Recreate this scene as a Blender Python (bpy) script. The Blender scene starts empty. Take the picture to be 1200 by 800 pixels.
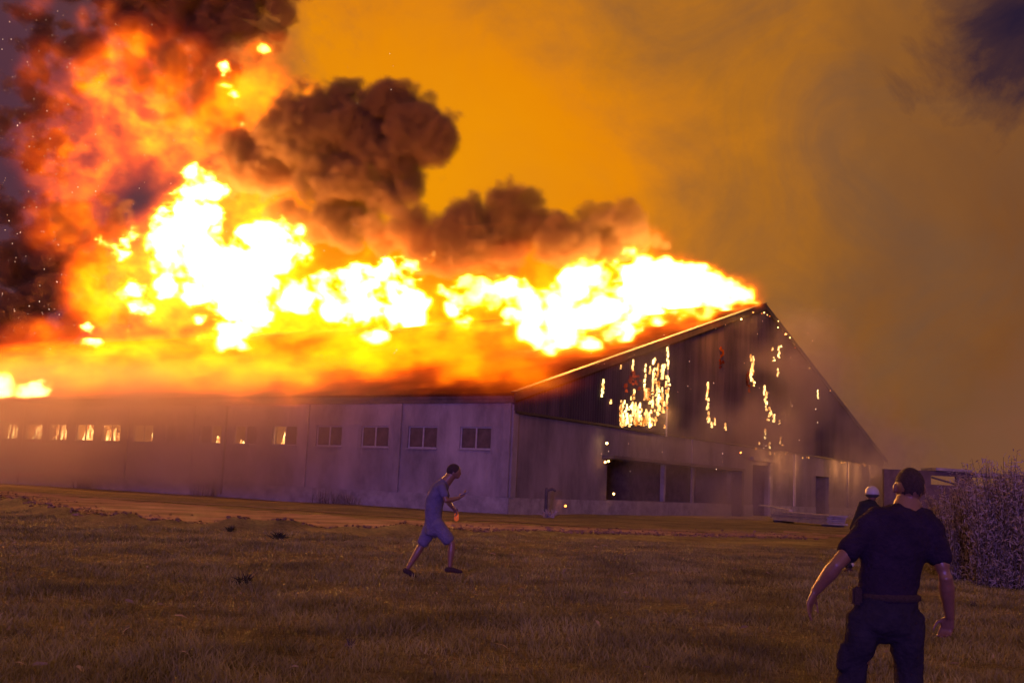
import bpy, bmesh, math, random, time
import numpy as np
from mathutils import Vector, Matrix
random.seed(7); rng = np.random.default_rng(7)
sc = bpy.context.scene; COL = sc.collection
T0 = time.time()

# ------------------------------------------------------------------ camera
f_px, PITCH, ROLL, CAMH = 1273.64, .133286, .044375, 1.45
cam_pos = np.array([0, 0, CAMH])
Fw = np.array([0, math.cos(PITCH), math.sin(PITCH)]); Up = np.array([0, -math.sin(PITCH), math.cos(PITCH)]); Rt = np.array([1., 0, 0])
R2 = Rt*math.cos(ROLL)+Up*math.sin(ROLL); U2 = -Rt*math.sin(ROLL)+Up*math.cos(ROLL)
cd = bpy.data.cameras.new('camera'); cam = bpy.data.objects.new('camera', cd); COL.objects.link(cam); sc.camera = cam
cd.sensor_width = 36; cd.lens = 36*f_px/1200; cd.clip_start = .1; cd.clip_end = 5000
m = Matrix((( R2[0], U2[0], -Fw[0], 0), (R2[1], U2[1], -Fw[1], 0), (R2[2], U2[2], -Fw[2], CAMH), (0, 0, 0, 1)))
cam.matrix_world = m
def ray(x, y): return Fw+R2*(x-600)/f_px+U2*(400-y)/f_px
def hit(x, y, p, n):
    d = ray(x, y); t = ((np.array(p)-cam_pos)@n)/(d@n); return cam_pos+d*t
def ground(x, y): return hit(x, y, (0, 0, 0), np.array([0, 0, 1.]))
def at(x, y, Y): return hit(x, y, (0, Y, 0), np.array([0, 1., 0]))

# ------------------------------------------------------------------ world
w = bpy.data.worlds.new('World'); sc.world = w; w.use_nodes = True
nt = w.node_tree; N = nt.nodes; L = nt.links; N.clear()
wo = N.new('ShaderNodeOutputWorld'); tc = N.new('ShaderNodeTexCoord')
def dirvec(x, y):
    d = ray(x, y); d = d/np.linalg.norm(d); return tuple(d)
nrm = N.new('ShaderNodeVectorMath'); nrm.operation = 'NORMALIZE'; L.new(tc.outputs['Generated'], nrm.inputs[0])
def noise(scale, detail, rough=.55, dist=0.):
    n = N.new('ShaderNodeTexNoise'); n.inputs['Scale'].default_value = scale; n.inputs['Detail'].default_value = detail
    n.inputs['Roughness'].default_value = rough; n.inputs['Distortion'].default_value = dist
    L.new(nrm.outputs[0], n.inputs['Vector']); return n.outputs['Fac']
def mth(op, a, b=0., c=None, clamp=False):
    n = N.new('ShaderNodeMath'); n.operation = op; n.use_clamp = clamp
    for i, x in enumerate((a, b, c)):
        if x is None: continue
        if isinstance(x, (int, float)): n.inputs[i].default_value = x
        else: L.new(x, n.inputs[i])
    return n.outputs[0]
def lobe(x, y):
    d = N.new('ShaderNodeVectorMath'); d.operation = 'DOT_PRODUCT'; L.new(nrm.outputs[0], d.inputs[0]); d.inputs[1].default_value = dirvec(x, y)
    return mth('ARCCOSINE', d.outputs['Value'])
def ramp(fac, stops):
    r = N.new('ShaderNodeValToRGB'); e = r.color_ramp.elements
    while len(e) < len(stops): e.new(.5)
    for k, (p, c) in enumerate(stops): e[k].position = p; e[k].color = (*c, 1)
    L.new(fac, r.inputs[0]); return r.outputs[0]
ang = mth('MULTIPLY', lobe(500, 210), 180/math.pi)
ang = mth('ADD', ang, mth('MULTIPLY', mth('SUBTRACT', noise(3.4, 8, .58, .5), .5), 20.))
ang = mth('ADD', ang, mth('MULTIPLY', mth('SUBTRACT', noise(11, 8, .62, .4), .5), 6.))
glow = ramp(mth('DIVIDE', ang, 60.), [(0, (.86, .30, .002)), (.17, (.80, .245, .002)), (.28, (.45, .155, .014)), (.38, (.28, .105, .022)),
                                       (.52, (.19, .07, .022)), (.72, (.24, .085, .06)), (1, (.30, .12, .10))])
mo = ramp(noise(6.5, 9, .62, .9), [(.40, (0, 0, 0)), (.66, (1, 1, 1))])
mam = ramp(mth('DIVIDE', ang, 60.), [(.12, (.06, .06, .06)), (.32, (.55, .55, .55)), (.6, (.5, .5, .5))])
mq = mth('MULTIPLY', mo, mam)
mg = N.new('ShaderNodeMix'); mg.data_type = 'RGBA'; L.new(mq, mg.inputs[0]); L.new(glow, mg.inputs[6]); mg.inputs[7].default_value = (.15, .078, .045, 1); glow = mg.outputs[2]
dk = mth('MULTIPLY', lobe(1185, 10), 180/math.pi)
dk = mth('ADD', dk, mth('MULTIPLY', mth('SUBTRACT', noise(9, 8, .62, .5), .5), 13.))
dkf = ramp(mth('DIVIDE', dk, 5.2), [(0, (1, 1, 1)), (.4, (.85, .85, .85)), (1, (0, 0, 0))])
dl = mth('MULTIPLY', lobe(-70, 150), 180/math.pi)
dl = mth('ADD', dl, mth('MULTIPLY', mth('SUBTRACT', noise(7, 7, .62, .5), .5), 14.))
dlf = ramp(mth('DIVIDE', dl, 18.), [(0, (1, 1, 1)), (.55, (.92, .92, .92)), (1, (0, 0, 0))])
ml = N.new('ShaderNodeMix'); ml.data_type = 'RGBA'; L.new(dlf, ml.inputs[0]); L.new(glow, ml.inputs[6]); ml.inputs[7].default_value = (.085, .03, .05, 1); glow = ml.outputs[2]
mx = N.new('ShaderNodeMix'); mx.data_type = 'RGBA'; L.new(dkf, mx.inputs[0]); L.new(glow, mx.inputs[6]); mx.inputs[7].default_value = (.022, .012, .03, 1)
bg = N.new('ShaderNodeBackground'); L.new(mx.outputs[2], bg.inputs[0]); bg.inputs[1].default_value = 1.0
sky = N.new('ShaderNodeTexSky'); sky.sky_type = 'NISHITA'; sky.sun_disc = False; sky.sun_elevation = math.radians(-9); sky.sun_rotation = math.radians(200)
bg2 = N.new('ShaderNodeBackground'); L.new(sky.outputs[0], bg2.inputs[0]); bg2.inputs[1].default_value = .05
ad = N.new('ShaderNodeAddShader'); L.new(bg.outputs[0], ad.inputs[0]); L.new(bg2.outputs[0], ad.inputs[1]); L.new(ad.outputs[0], wo.inputs[0])
w.cycles.sampling_method = 'MANUAL'; w.cycles.sample_map_resolution = 256

# ------------------------------------------------------------------ the violet light of the emergency vehicles behind the camera
sl = bpy.data.lights.new('vehicle_beacon', 'SUN'); so = bpy.data.objects.new('vehicle_beacon', sl); COL.objects.link(so)
sl.energy = .78; sl.color = (.30, .16, 1.); sl.angle = math.radians(6)
so.rotation_euler = (math.radians(86.5), 0, math.radians(-9))

# ------------------------------------------------------------------ render settings
sc.view_settings.view_transform = 'Standard'; sc.view_settings.look = 'None'; sc.view_settings.exposure = 0; sc.view_settings.gamma = 1
cy = sc.cycles; cy.max_bounces = 5; cy.diffuse_bounces = 2; cy.glossy_bounces = 2; cy.transmission_bounces = 2; cy.transparent_max_bounces = 8
cy.volume_bounces = 0; cy.volume_step_rate = 2.6; cy.volume_max_steps = 512; cy.sample_clamp_indirect = 14; cy.use_adaptive_sampling = True; cy.adaptive_threshold = .035; cy.caustics_reflective = False; cy.caustics_refractive = False
cy.use_denoising = True

# ------------------------------------------------------------------ frame of the building: u along the long wall, v along the gable
C0 = np.array([.186325, 60.2493, 0]); yaw = .977881
u = np.array([-math.sin(yaw), math.cos(yaw), 0]); v = np.array([math.cos(yaw), math.sin(yaw), 0])
GW, RH, ZE, ZD, ZP, BL = 75.1, 17.74, 6.5, 5.68, .9, 135.
BM = Matrix(((v[0], u[0], 0, C0[0]), (v[1], u[1], 0, C0[1]), (0, 0, 1, 0), (0, 0, 0, 1)))   # local x = into the building (v), y = along the long wall (u)
def loc(P): d = np.array(P)-C0; return np.array([d@v, d@u, P[2]])

# ------------------------------------------------------------------ helpers
def tag(o, label=None, cat=None, group=None, kind=None):
    if label: o['label'] = label
    if cat: o['category'] = cat
    if group: o['group'] = group
    if kind: o['kind'] = kind
    return o
def empty(name, loc_=(0, 0, 0), rz=0):
    o = bpy.data.objects.new(name, None); COL.objects.link(o); o.location = loc_; o.rotation_euler = (0, 0, rz); return o
def mk(name, bm, mat, parent=None, smooth=False, matrix=None):
    if isinstance(bm, bmesh.types.BMesh):
        me = bpy.data.meshes.new(name); bm.normal_update(); bm.to_mesh(me); bm.free()
    else: me = bm
    if matrix is not None: me.transform(matrix)
    if smooth: me.polygons.foreach_set('use_smooth', [True]*len(me.polygons))
    o = bpy.data.objects.new(name, me); COL.objects.link(o)
    for mm in (mat if isinstance(mat, (list, tuple)) else [mat]): me.materials.append(mm)
    if parent: o.parent = parent
    return o
def copy_tree(o, parent=None):
    c = o.copy(); COL.objects.link(c); c.parent = parent
    for ch in list(o.children): copy_tree(ch, c)
    return c
def box(bm, x0, x1, y0, y1, z0, z1):
    vs = [bm.verts.new((x, y, z)) for z in (z0, z1) for x, y in ((x0, y0), (x1, y0), (x1, y1), (x0, y1))]
    for f in ((3, 2, 1, 0), (4, 5, 6, 7), (0, 1, 5, 4), (1, 2, 6, 5), (2, 3, 7, 6), (3, 0, 4, 7)): bm.faces.new([vs[i] for i in f])
def prism(bm, pts, axis, a, b):
    """polygon pts (2d) extruded along axis from a to b"""
    def P(p, t): return {'x': (t, p[0], p[1]), 'y': (p[0], t, p[1]), 'z': (p[0], p[1], t)}[axis]
    A = [bm.verts.new(P(p, a)) for p in pts]; B = [bm.verts.new(P(p, b)) for p in pts]; n = len(pts)
    bm.faces.new(A[::-1]); bm.faces.new(B)
    for i in range(n): bm.faces.new((A[i], A[(i+1) % n], B[(i+1) % n], B[i]))
def fixn(bm): bmesh.ops.recalc_face_normals(bm, faces=bm.faces[:])
def tube(bm, pts, rad, n=10, ref=(0, 0, 1), caps=True):
    """loft of ellipses along pts; rad entries r or (r_side, r_ref)"""
    pts = [Vector(p) for p in pts]; ref = Vector(ref); rings = []
    for i, p in enumerate(pts):
        t = (pts[min(i+1, len(pts)-1)]-pts[max(i-1, 0)]).normalized()
        s = t.cross(ref)
        if s.length < 1e-3: s = t.cross(Vector((1, 0, 0)))
        s.normalize(); q = s.cross(t).normalized()
        r = rad[i]; a, b = (r, r) if not isinstance(r, (tuple, list)) else r
        rings.append([bm.verts.new(p+s*a*math.cos(2*math.pi*k/n)+q*b*math.sin(2*math.pi*k/n)) for k in range(n)])
    for A, B in zip(rings, rings[1:]):
        for k in range(n): bm.faces.new((A[k], A[(k+1) % n], B[(k+1) % n], B[k]))
    if caps:
        for R_, sgn, i in ((rings[0], -1, 0), (rings[-1], 1, -1)):
            t = (pts[1]-pts[0]).normalized() if i == 0 else (pts[-1]-pts[-2]).normalized()
            r = rad[i]; rr = r if not isinstance(r, (tuple, list)) else min(r)
            c = bm.verts.new(pts[i]+t*sgn*rr*.7)
            for k in range(n):
                f = (R_[k], R_[(k+1) % n], c) if sgn > 0 else (R_[(k+1) % n], R_[k], c)
                bm.faces.new(f)
    return rings
def ball(bm, c, r, sub=3, rot=None):
    M = Matrix.Translation(Vector(c))
    if rot is not None: M = M @ rot
    M = M @ Matrix.Diagonal((*(r if isinstance(r, (tuple, list)) else (r, r, r)), 1))
    bmesh.ops.create_icosphere(bm, subdivisions=sub, radius=1, matrix=M)

def mat(name, col, rough=.8, var=0., scale=3., bump=0., bscale=20., spec=.3, col2=None, metallic=0., stretch=(1, 1, 1), emit=None):
    M = bpy.data.materials.new(name); M.use_nodes = True; t = M.node_tree; n = t.nodes; l = t.links
    b = n['Principled BSDF']; b.inputs['Roughness'].default_value = rough; b.inputs['Specular IOR Level'].default_value = spec; b.inputs['Metallic'].default_value = metallic
    b.inputs['Base Color'].default_value = (*col, 1)
    g = n.new('ShaderNodeTexCoord'); mp = n.new('ShaderNodeMapping'); mp.inputs['Scale'].default_value = stretch; l.new(g.outputs['Object'], mp.inputs[0])
    if var or col2:
        no = n.new('ShaderNodeTexNoise'); no.inputs['Scale'].default_value = scale; no.inputs['Detail'].default_value = 8; no.inputs['Roughness'].default_value = .65
        l.new(mp.outputs[0], no.inputs['Vector'])
        r = n.new('ShaderNodeValToRGB'); r.color_ramp.elements[0].position = .32; r.color_ramp.elements[1].position = .68
        c2 = col2 or tuple(c*(1-var) for c in col)
        r.color_ramp.elements[0].color = (*c2, 1); r.color_ramp.elements[1].color = (*(min(1, c*(1+var*.6)) for c in col), 1)
        l.new(no.outputs['Fac'], r.inputs[0]); l.new(r.outputs[0], b.inputs['Base Color'])
    if bump:
        nb = n.new('ShaderNodeTexNoise'); nb.inputs['Scale'].default_value = bscale; nb.inputs['Detail'].default_value = 6; l.new(mp.outputs[0], nb.inputs['Vector'])
        bp = n.new('ShaderNodeBump'); bp.inputs['Strength'].default_value = bump; bp.inputs['Distance'].default_value = .05; l.new(nb.outputs['Fac'], bp.inputs['Height']); l.new(bp.outputs[0], b.inputs['Normal'])
    if emit:
        b.inputs['Emission Color'].default_value = (*emit[0], 1); b.inputs['Emission Strength'].default_value = emit[1]
    return M
def fire_mat(name, strength=14., scale=2.5, lo=(1, .16, .01), hi=(1, .62, .18), stretch=(1, 1, .35)):
    M = bpy.data.materials.new(name); M.use_nodes = True; t = M.node_tree; n = t.nodes; l = t.links; n.clear()
    o = n.new('ShaderNodeOutputMaterial'); e = n.new('ShaderNodeEmission'); g = n.new('ShaderNodeTexCoord'); mp = n.new('ShaderNodeMapping'); mp.inputs['Scale'].default_value = stretch
    no = n.new('ShaderNodeTexNoise'); no.inputs['Scale'].default_value = scale; no.inputs['Detail'].default_value = 5; r = n.new('ShaderNodeValToRGB')
    r.color_ramp.elements[0].position = .35; r.color_ramp.elements[0].color = (*lo, 1); r.color_ramp.elements[1].position = .62; r.color_ramp.elements[1].color = (*hi, 1)
    l.new(g.outputs['Object'], mp.inputs[0]); l.new(mp.outputs[0], no.inputs['Vector']); l.new(no.outputs['Fac'], r.inputs[0]); l.new(r.outputs[0], e.inputs[0])
    q = n.new('ShaderNodeMath'); q.operation = 'POWER'; q.inputs[1].default_value = 3.; l.new(no.outputs['Fac'], q.inputs[0])
    q2 = n.new('ShaderNodeMath'); q2.operation = 'MULTIPLY'; q2.inputs[1].default_value = strength*4; l.new(q.outputs[0], q2.inputs[0]); l.new(q2.outputs[0], e.inputs[1])
    l.new(e.outputs[0], o.inputs[0]); return M

# ================================================================== GROUND
def hfun(x, y):
    x = np.asarray(x, float); y = np.asarray(y, float)
    h = .035*np.sin(x*.31+y*.13)*np.sin(y*.27-x*.11)+.02*np.sin(x*.9+1.3*np.sin(y*.7))*np.sin(y*1.1+.5)
    yb = bank(x)                                   # low ragged bank along the track edge
    h = h+.22*np.exp(-((y-yb-.9)/1.1)**2)*np.clip((4-x)/8, 0, 1)*(1+.35*np.sin(x*1.7)+.25*np.sin(x*4.3+1))
    return h
bx = np.array([-120, -40, -19, -14, -9.3, -4.2, 0, 5, 14, 200]); by = np.array([120, 70, 41.5, 33, 27.8, 29, 33.5, 38, 42, 60])
def bank(x): return np.interp(x, bx, by)
xs = np.concatenate([np.linspace(-900, -62, 22), np.linspace(-60, 40, 251), np.linspace(42, 900, 22)])
ys = np.concatenate([np.linspace(-60, 4, 8), np.linspace(5, 75, 236), np.linspace(77, 1500, 40)])
X, Y = np.meshgrid(xs, ys, indexing='ij'); Z = hfun(X, Y)
Z = np.where((Y > 75) | (np.abs(X) > 62), 0, Z)
me = bpy.data.meshes.new('ground'); nx_, ny_ = X.shape
idx = np.arange(nx_*ny_).reshape(nx_, ny_)
q = np.stack([idx[:-1, :-1], idx[1:, :-1], idx[1:, 1:], idx[:-1, 1:]], -1).reshape(-1, 4)
me.from_pydata(np.stack([X, Y, Z], -1).reshape(-1, 3).tolist(), [], q.tolist())
def ground_material():
    M = bpy.data.materials.new('dry_grass_ground'); M.use_nodes = True; t = M.node_tree; n = t.nodes; l = t.links; b = n['Principled BSDF']
    b.inputs['Roughness'].default_value = .95; b.inputs['Specular IOR Level'].default_value = .1
    g = n.new('ShaderNodeTexCoord')
    def nz(s, d, r=.6, st=(1, 1, 1)):
        mp = n.new('ShaderNodeMapping'); mp.inputs['Scale'].default_value = st; l.new(g.outputs['Object'], mp.inputs[0])
        k = n.new('ShaderNodeTexNoise'); k.inputs['Scale'].default_value = s; k.inputs['Detail'].default_value = d; k.inputs['Roughness'].default_value = r; l.new(mp.outputs[0], k.inputs['Vector']); return k.outputs['Fac']
    r1 = n.new('ShaderNodeValToRGB'); e = r1.color_ramp.elements; e[0].position = .3; e[0].color = (.14, .13, .085, 1); e[1].position = .66; e[1].color = (.38, .33, .17, 1); k = e.new(.5); k.color = (.24, .215, .13, 1)
    l.new(nz(.35, 10, .72), r1.inputs[0])
    r2 = n.new('ShaderNodeValToRGB'); r2.color_ramp.elements[0].position = .3; r2.color_ramp.elements[0].color = (.45, .45, .45, 1); r2.color_ramp.elements[1].position = .7; r2.color_ramp.elements[1].color = (1.35, 1.3, 1.2, 1)
    l.new(nz(9, 8, .75), r2.inputs[0])
    m1 = n.new('ShaderNodeMix'); m1.data_type = 'RGBA'; m1.blend_type = 'MULTIPLY'; m1.inputs[0].default_value = 1; l.new(r1.outputs[0], m1.inputs[6]); l.new(r2.outputs[0], m1.inputs[7])
    l.new(m1.outputs[2], b.inputs['Base Color'])
    bp = n.new('ShaderNodeBump'); bp.inputs['Strength'].default_value = .9; bp.inputs['Distance'].default_value = .12; l.new(nz(7, 8, .8), bp.inputs['Height']); l.new(bp.outputs[0], b.inputs['Normal'])
    return M
gm = ground_material()
g = mk('ground', me, gm, smooth=True); tag(g, kind='structure')

# dirt track: a sheet 4 mm over the ground with ragged edges
def strip(name, near, far, m_, lift, na=260, nb=14, rag=.35):
    xs_ = np.linspace(near[0][0], near[-1][0], na)
    nyv = np.interp(xs_, *zip(*near)); fyv = np.interp(xs_, *zip(*far))
    def rg(s): return rag*(np.sin(xs_*1.9+s)+.7*np.sin(xs_*4.7+2*s)+.5*np.sin(xs_*11.3+s*3)+.3*rng.normal(size=na))
    nyv = nyv+rg(1.); fyv = fyv+rg(2.3)
    vs = []; fs = []
    for i in range(na):
        for j in range(nb):
            y = nyv[i]+(fyv[i]-nyv[i])*j/(nb-1); vs.append((xs_[i], y, float(hfun(xs_[i], y))+lift))
    for i in range(na-1):
        for j in range(nb-1): a = i*nb+j; fs.append((a, a+nb, a+nb+1, a+1))
    me = bpy.data.meshes.new(name); me.from_pydata(vs, [], fs); return tag(mk(name, me, m_, smooth=True), kind='structure')
dirt = mat('dry_dirt', (.33, .21, .20), .95, .45, .55, 1., 5., .1, col2=(.10, .07, .04), stretch=(.6, 1, 1))
gravel = mat('pale_gravel', (.24, .18, .14), .9, .5, 2.5, 1., 9., .2)
strip('dirt_track', [(-60, 70), (-19, 42.6), (-9.3, 29.2), (-4.2, 31), (0, 36), (8, 42), (14, 44), (50, 52)],
      [(-60, 86), (-19, 55), (-9.3, 45), (-4.2, 42), (0, 43), (8, 46), (14, 49), (50, 60)], dirt, .012, 400, 22, .75)
strip('gravel_path', [(-30, 62), (-15, 53), (-5, 47), (4, 44.8), (14, 46)], [(-30, 64), (-15, 54.6), (-5, 48.2), (4, 45.6), (14, 48.2)], gravel, .022, 220, 5, .12)

# ================================================================== BUILDING
panel = mat('old_plaster', (.35, .31, .31), .85, .5, .4, .35, 6, .2, stretch=(1, 1, .5))
plinth_m = mat('plinth_concrete', (.36, .33, .32), .9, .35, 1.2, .4, 8, .2)
fascia_m = mat('fascia_sheet', (.13, .11, .10), .6, .4, 1.5, .1, 10, .3)
frame_m = mat('window_paint', (.46, .44, .45), .5, .2, 4)
dark_int = mat('dark_interior', (.16, .12, .11), .95, .4, 2)  # dark tone for the bay interiors and the fallen beam
rake_m = mat('rake_metal', (.05, .035, .03), .5, .4, 2)
bld = empty('industrial_hall', tuple(C0)); bld.matrix_world = BM
tag(bld, 'huge low industrial hall with burning pitched roof, long windowed wall and charred dark gable', 'building')
winS = [2.44, 6.25, 9.9, 13.65, 17.5, 21.15, 24.5, 28.1, 31.6, 35.25, 38.4, 41.65, 44.85, 48.1]
k = winS[-1]
while k < BL-6: k += 3.4; winS.append(k)
ww, wz0, wz1 = 2.16, 3.49, 4.76
# long wall with real openings: thick wall 0.35, built from piers and bands
bm = bmesh.new()
box(bm, 0, .35, 0, BL, ZP, wz0); box(bm, 0, .35, 0, BL, wz1, ZE-.4)
e0 = 0.
for c in winS+[None]:
    e1 = BL if c is None else c-ww/2
    box(bm, 0, .35, e0, e1, wz0, wz1)
    if c is not None: e0 = c+ww/2
bmesh.ops.remove_doubles(bm, verts=bm.verts[:], dist=1e-4)
mk('long_wall', bm, panel, bld)
bm = bmesh.new(); box(bm, -.07, .3, -.07, BL, -.3, ZP-.003); mk('plinth', bm, plinth_m, bld)
bm = bmesh.new(); box(bm, -.12, .5, -.12, BL, ZE-.4, ZE-.02); box(bm, -.22, -.122, -.1, BL, ZE-.16, ZE-.0); mk('eaves_fascia', bm, fascia_m, bld)
for s in (0.25, 8.05, 15.6, 26.4, 33.4, 43.3, 53.8, 64.):
    bm = bmesh.new(); box(bm, -.13, -.002, s-.24, s+.24, ZP+.003, ZE-.42); mk('pilaster', bm, panel, bld)
for s in (22.9, 46.2):
    bm = bmesh.new(); tube(bm, [(-.12, s, ZE-.5), (-.12, s, .2)], [.07, .07], 8); mk('downpipe', bm, fascia_m, bld, True)
# window: frame, mullion, panes, reveal
def window(first):
    bm = bmesh.new(); t_ = .07
    for (a, b, c, d) in ((-ww/2, ww/2, wz0, wz0+t_), (-ww/2, ww/2, wz1-t_, wz1), (-ww/2, -ww/2+t_, wz0+t_, wz1-t_), (ww/2-t_, ww/2, wz0+t_, wz1-t_), (-.05, .05, wz0+t_, wz1-t_)):
        box(bm, .10, .17, a, b, c, d)
    return bm
wfirst = mk('window', window(True), frame_m, bld)
bm = bmesh.new(); box(bm, -.09, .098, -ww/2-.06, ww/2+.06, wz0-.07, wz0-.002); sill = mk('sill', bm, plinth_m, wfirst)
glass = mat('sooty_glass', (.12, .085, .09), .3, .5, 1.5, spec=.6)
for sgn in (-1, 1):
    bm = bmesh.new()
    a, b = (-ww/2+.072, -.052) if sgn < 0 else (.052, ww/2-.072)
    box(bm, .13, .14, a, b, wz0+.072, wz1-.072); pane = mk('pane', bm, glass, wfirst)
wfirst.location.y = winS[0]
# some windows have lost panes: those show the burning rooms
lost = {3: (), 5: (1,), 6: (0,), 7: (0,)}
for i, s in enumerate(winS[1:45], 1):
    c = wfirst.copy(); COL.objects.link(c); c.parent = bld; c.location.y = s
    panes = [0, 1]
    if i >= 8: panes = []
    if i in (4, 5, 6): panes = [0] if i != 6 else [1]
    if i == 7: panes = [0, 1]
    si = sill.copy(); COL.objects.link(si); si.parent = c
    kk = 0
    for ch in wfirst.children:
        if ch.name.startswith('pane'):
            if kk in panes or (i in (3,) and kk == 0): p = ch.copy(); COL.objects.link(p); p.parent = c
            kk += 1
# interior: floor-to-eave back partition so that openings look into rooms
bm = bmesh.new(); box(bm, 4.2, 4.4, .5, BL, 0, ZE-.4)
for s in np.arange(4.4, 130, 7.1): box(bm, .352, 4.198, s-.06, s+.06, 0, ZE-.5)
mk('partition', bm, mat('smoked_partition', (.30, .22, .16), .9, .6, 1.2), bld)

# gable end: lower wall with openings, upper corrugated cladding
def rz_(x): return ZE+(RH-ZE)*(1-abs(x-GW/2)/(GW/2))
openings = [(11.1, 31.4, .95, 3.5), (36.0, 39.6, .05, 4.2), (52., 56., .05, 3.8)]
bm = bmesh.new(); e0 = .0
low = lambda a, b, c, d: box(bm, a, b, .0, .35, c, d)
for (a, b, c, d) in openings:
    low(e0, a, ZP if a < 32 else -.2, ZD+.0); low(a, b, d, ZD+.0)
    if c > .5: low(a, b, -.2, c)
    e0 = b
low(e0, GW, -.2, ZD)
mk('gable_wall', bm, mat('gable_plaster', (.25, .215, .22), .85, .5, .35, .35, 6, .2, stretch=(1, 1, .4)), bld)  # same plaster recipe in a darker tone for the gable
bm = bmesh.new()
for a, b in ((-.07, 36.), (39.6, 52.), (56., GW)): box(bm, a, b, -.071, -.002, -.3, ZP-.003)
mk('gable_plinth', bm, plinth_m, bld)
bm = bmesh.new(); box(bm, 10.4, 32.2, -.9, .0-.004, 3.52, 3.72); box(bm, 31.45, 31.9, -.9, -.004, -.1, 3.5); mk('loading_canopy', bm, fascia_m, bld)
for a, b, c, d in openings:
    bm = bmesh.new(); prism(bm, [(a-.5, .36), (a-.4, .36), (a-.4, 3.2), (b+.4, 3.2), (b+.4, .36), (b+.5, .36), (b+.5, 3.4), (a-.5, 3.4)], 'z', 0, ZD); fixn(bm)
    mk('bay_interior', bm, dark_int, bld)
bm = bmesh.new()
box(bm, 19.4, 19.7, .02, .3, .953, 3.497)
mk('bay_post', bm, plinth_m, bld)
bm = bmesh.new(); box(bm, 39.62, 40.2, -.16, -.003, .0, 4.5); box(bm, 35.4, 40.8, -.3, -.003, 4.52, 4.8); mk('doorway_surround', bm, plinth_m, bld)
for xx in (24.0, 46., 62., 70.):
    bm = bmesh.new(); box(bm, xx-.2, xx+.2, -.12, -.003, ZP, ZD-.03); mk('pilaster', bm, panel, bld)
bm = bmesh.new(); box(bm, .0, .5, -.125, -.002, ZP+.003, ZE-.5); mk('pilaster', bm, panel, bld)
# corrugated cladding
bm = bmesh.new(); pitch_ = .30; n_ = int(GW/pitch_*2); prev = None
for i in range(n_+1):
    x = i*GW/n_; y = -.16-.035*(1 if (i//1) % 2 else -1)
    zt = rz_(x)-.02
    cur = (bm.verts.new((x, y, ZD-.0)), bm.verts.new((x, y, zt)))
    if prev: bm.faces.new((prev[0], cur[0], cur[1], prev[1]))
    prev = cur
def clad_mat():
    M = mat('charred_cladding', (.085, .06, .055), .75, .5, .6, .2, 8, .25, col2=(.035, .028, .028), stretch=(1.3, 1, .16)); return M
clad = mk('gable_cladding', bm, clad_mat(), bld)
sol = clad.modifiers.new('thick', 'SOLIDIFY'); sol.thickness = .02
bm = bmesh.new()
box(bm, 19.0, 19.16, -.26, -.2, ZD-.25, rz_(19)-.1)
mk('steel_mullion', bm, frame_m, bld)
bm = bmesh.new(); box(bm, .1, GW-.2, -.24, -.004, ZD-.14, ZD-.003); mk('drip_ledge', bm, rake_m, bld)
# roof: two slopes
roof_m = mat('scorched_roof_sheet', (.11, .042, .014), .85, .5, .25, .4, 3, .0, col2=(.055, .022, .009), stretch=(1, 1, 1))
for side in (0, 1):
    bm = bmesh.new()
    xa, xb = (-.35, GW/2) if side == 0 else (GW/2+.003, GW+.6)
    za, zb = (ZE-.02, RH) if side == 0 else (RH, ZE-.2)
    prism(bm, [(xa, za), (xb, zb), (xb, zb+.16), (xa, za+.12)], 'y', -.34, BL); mk('roof', bm, roof_m, bld)
# rake boards: two parallel strips as in the photo
for side in (0, 1):
    bm = bmesh.new(); xa, xb = (-.4, GW/2) if side == 0 else (GW/2+.004, GW+.62)
    za, zb = (ZE-.05, RH-.03) if side == 0 else (RH-.03, ZE-.28)
    prism(bm, [(xa, za-.30), (xb, zb-.30), (xb, zb+.17), (xa, za+.13)], 'y', -.42, -.345); mk('rake_board', bm, rake_m, bld)
bm = bmesh.new(); prism(bm, [(-.4, ZE+.14), (GW/2, RH+.18), (GW/2, RH+.23), (-.4, ZE+.19)], 'y', -.5, -.1); mk('rake_trim', bm, rake_m, bld)
bm = bmesh.new(); box(bm, GW-.35, GW, .36, BL, -.2, ZE-.3); box(bm, .0, GW, BL-.3, BL, -.2, ZE-.3); mk('rear_wall', bm, panel, bld)

# fires burning inside windows and on the gable: jagged tongues of solid geometry
wf = fire_mat('window_fire', 10, 3.5); wf2 = fire_mat('cladding_fire', 5, 2.2, (1, .25, .02), (1, .72, .25)); rf_ = fire_mat('dull_red_glow', .5, 1.2, (.6, .02, .004), (1, .10, .01))
def tongue(bm, x, y, z, wd, h, th=.12, lean=0.):
    n = 5; L_ = []; R_ = []
    for i in range(n+1):
        t = i/n; wdt = wd*(1-t)**.8*(.75+.5*random.random())*.5; cx = x+lean*t*h+random.uniform(-.12, .12)*wd
        L_.append((cx-wdt, z+h*t)); R_.append((cx+wdt, z+h*t))
    pts = L_[:-1]+[(x+lean*h, z+h)]+R_[:-1][::-1]
    A = [bm.verts.new((p[0], y-th/2, p[1])) for p in pts]; B = [bm.verts.new((p[0], y+th/2, p[1])) for p in pts]
    k_ = len(pts); 
    bm.faces.new(A); bm.faces.new(B[::-1])
    for i in range(k_): bm.faces.new((A[i], B[i], B[(i+1) % k_], A[(i+1) % k_]))
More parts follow.
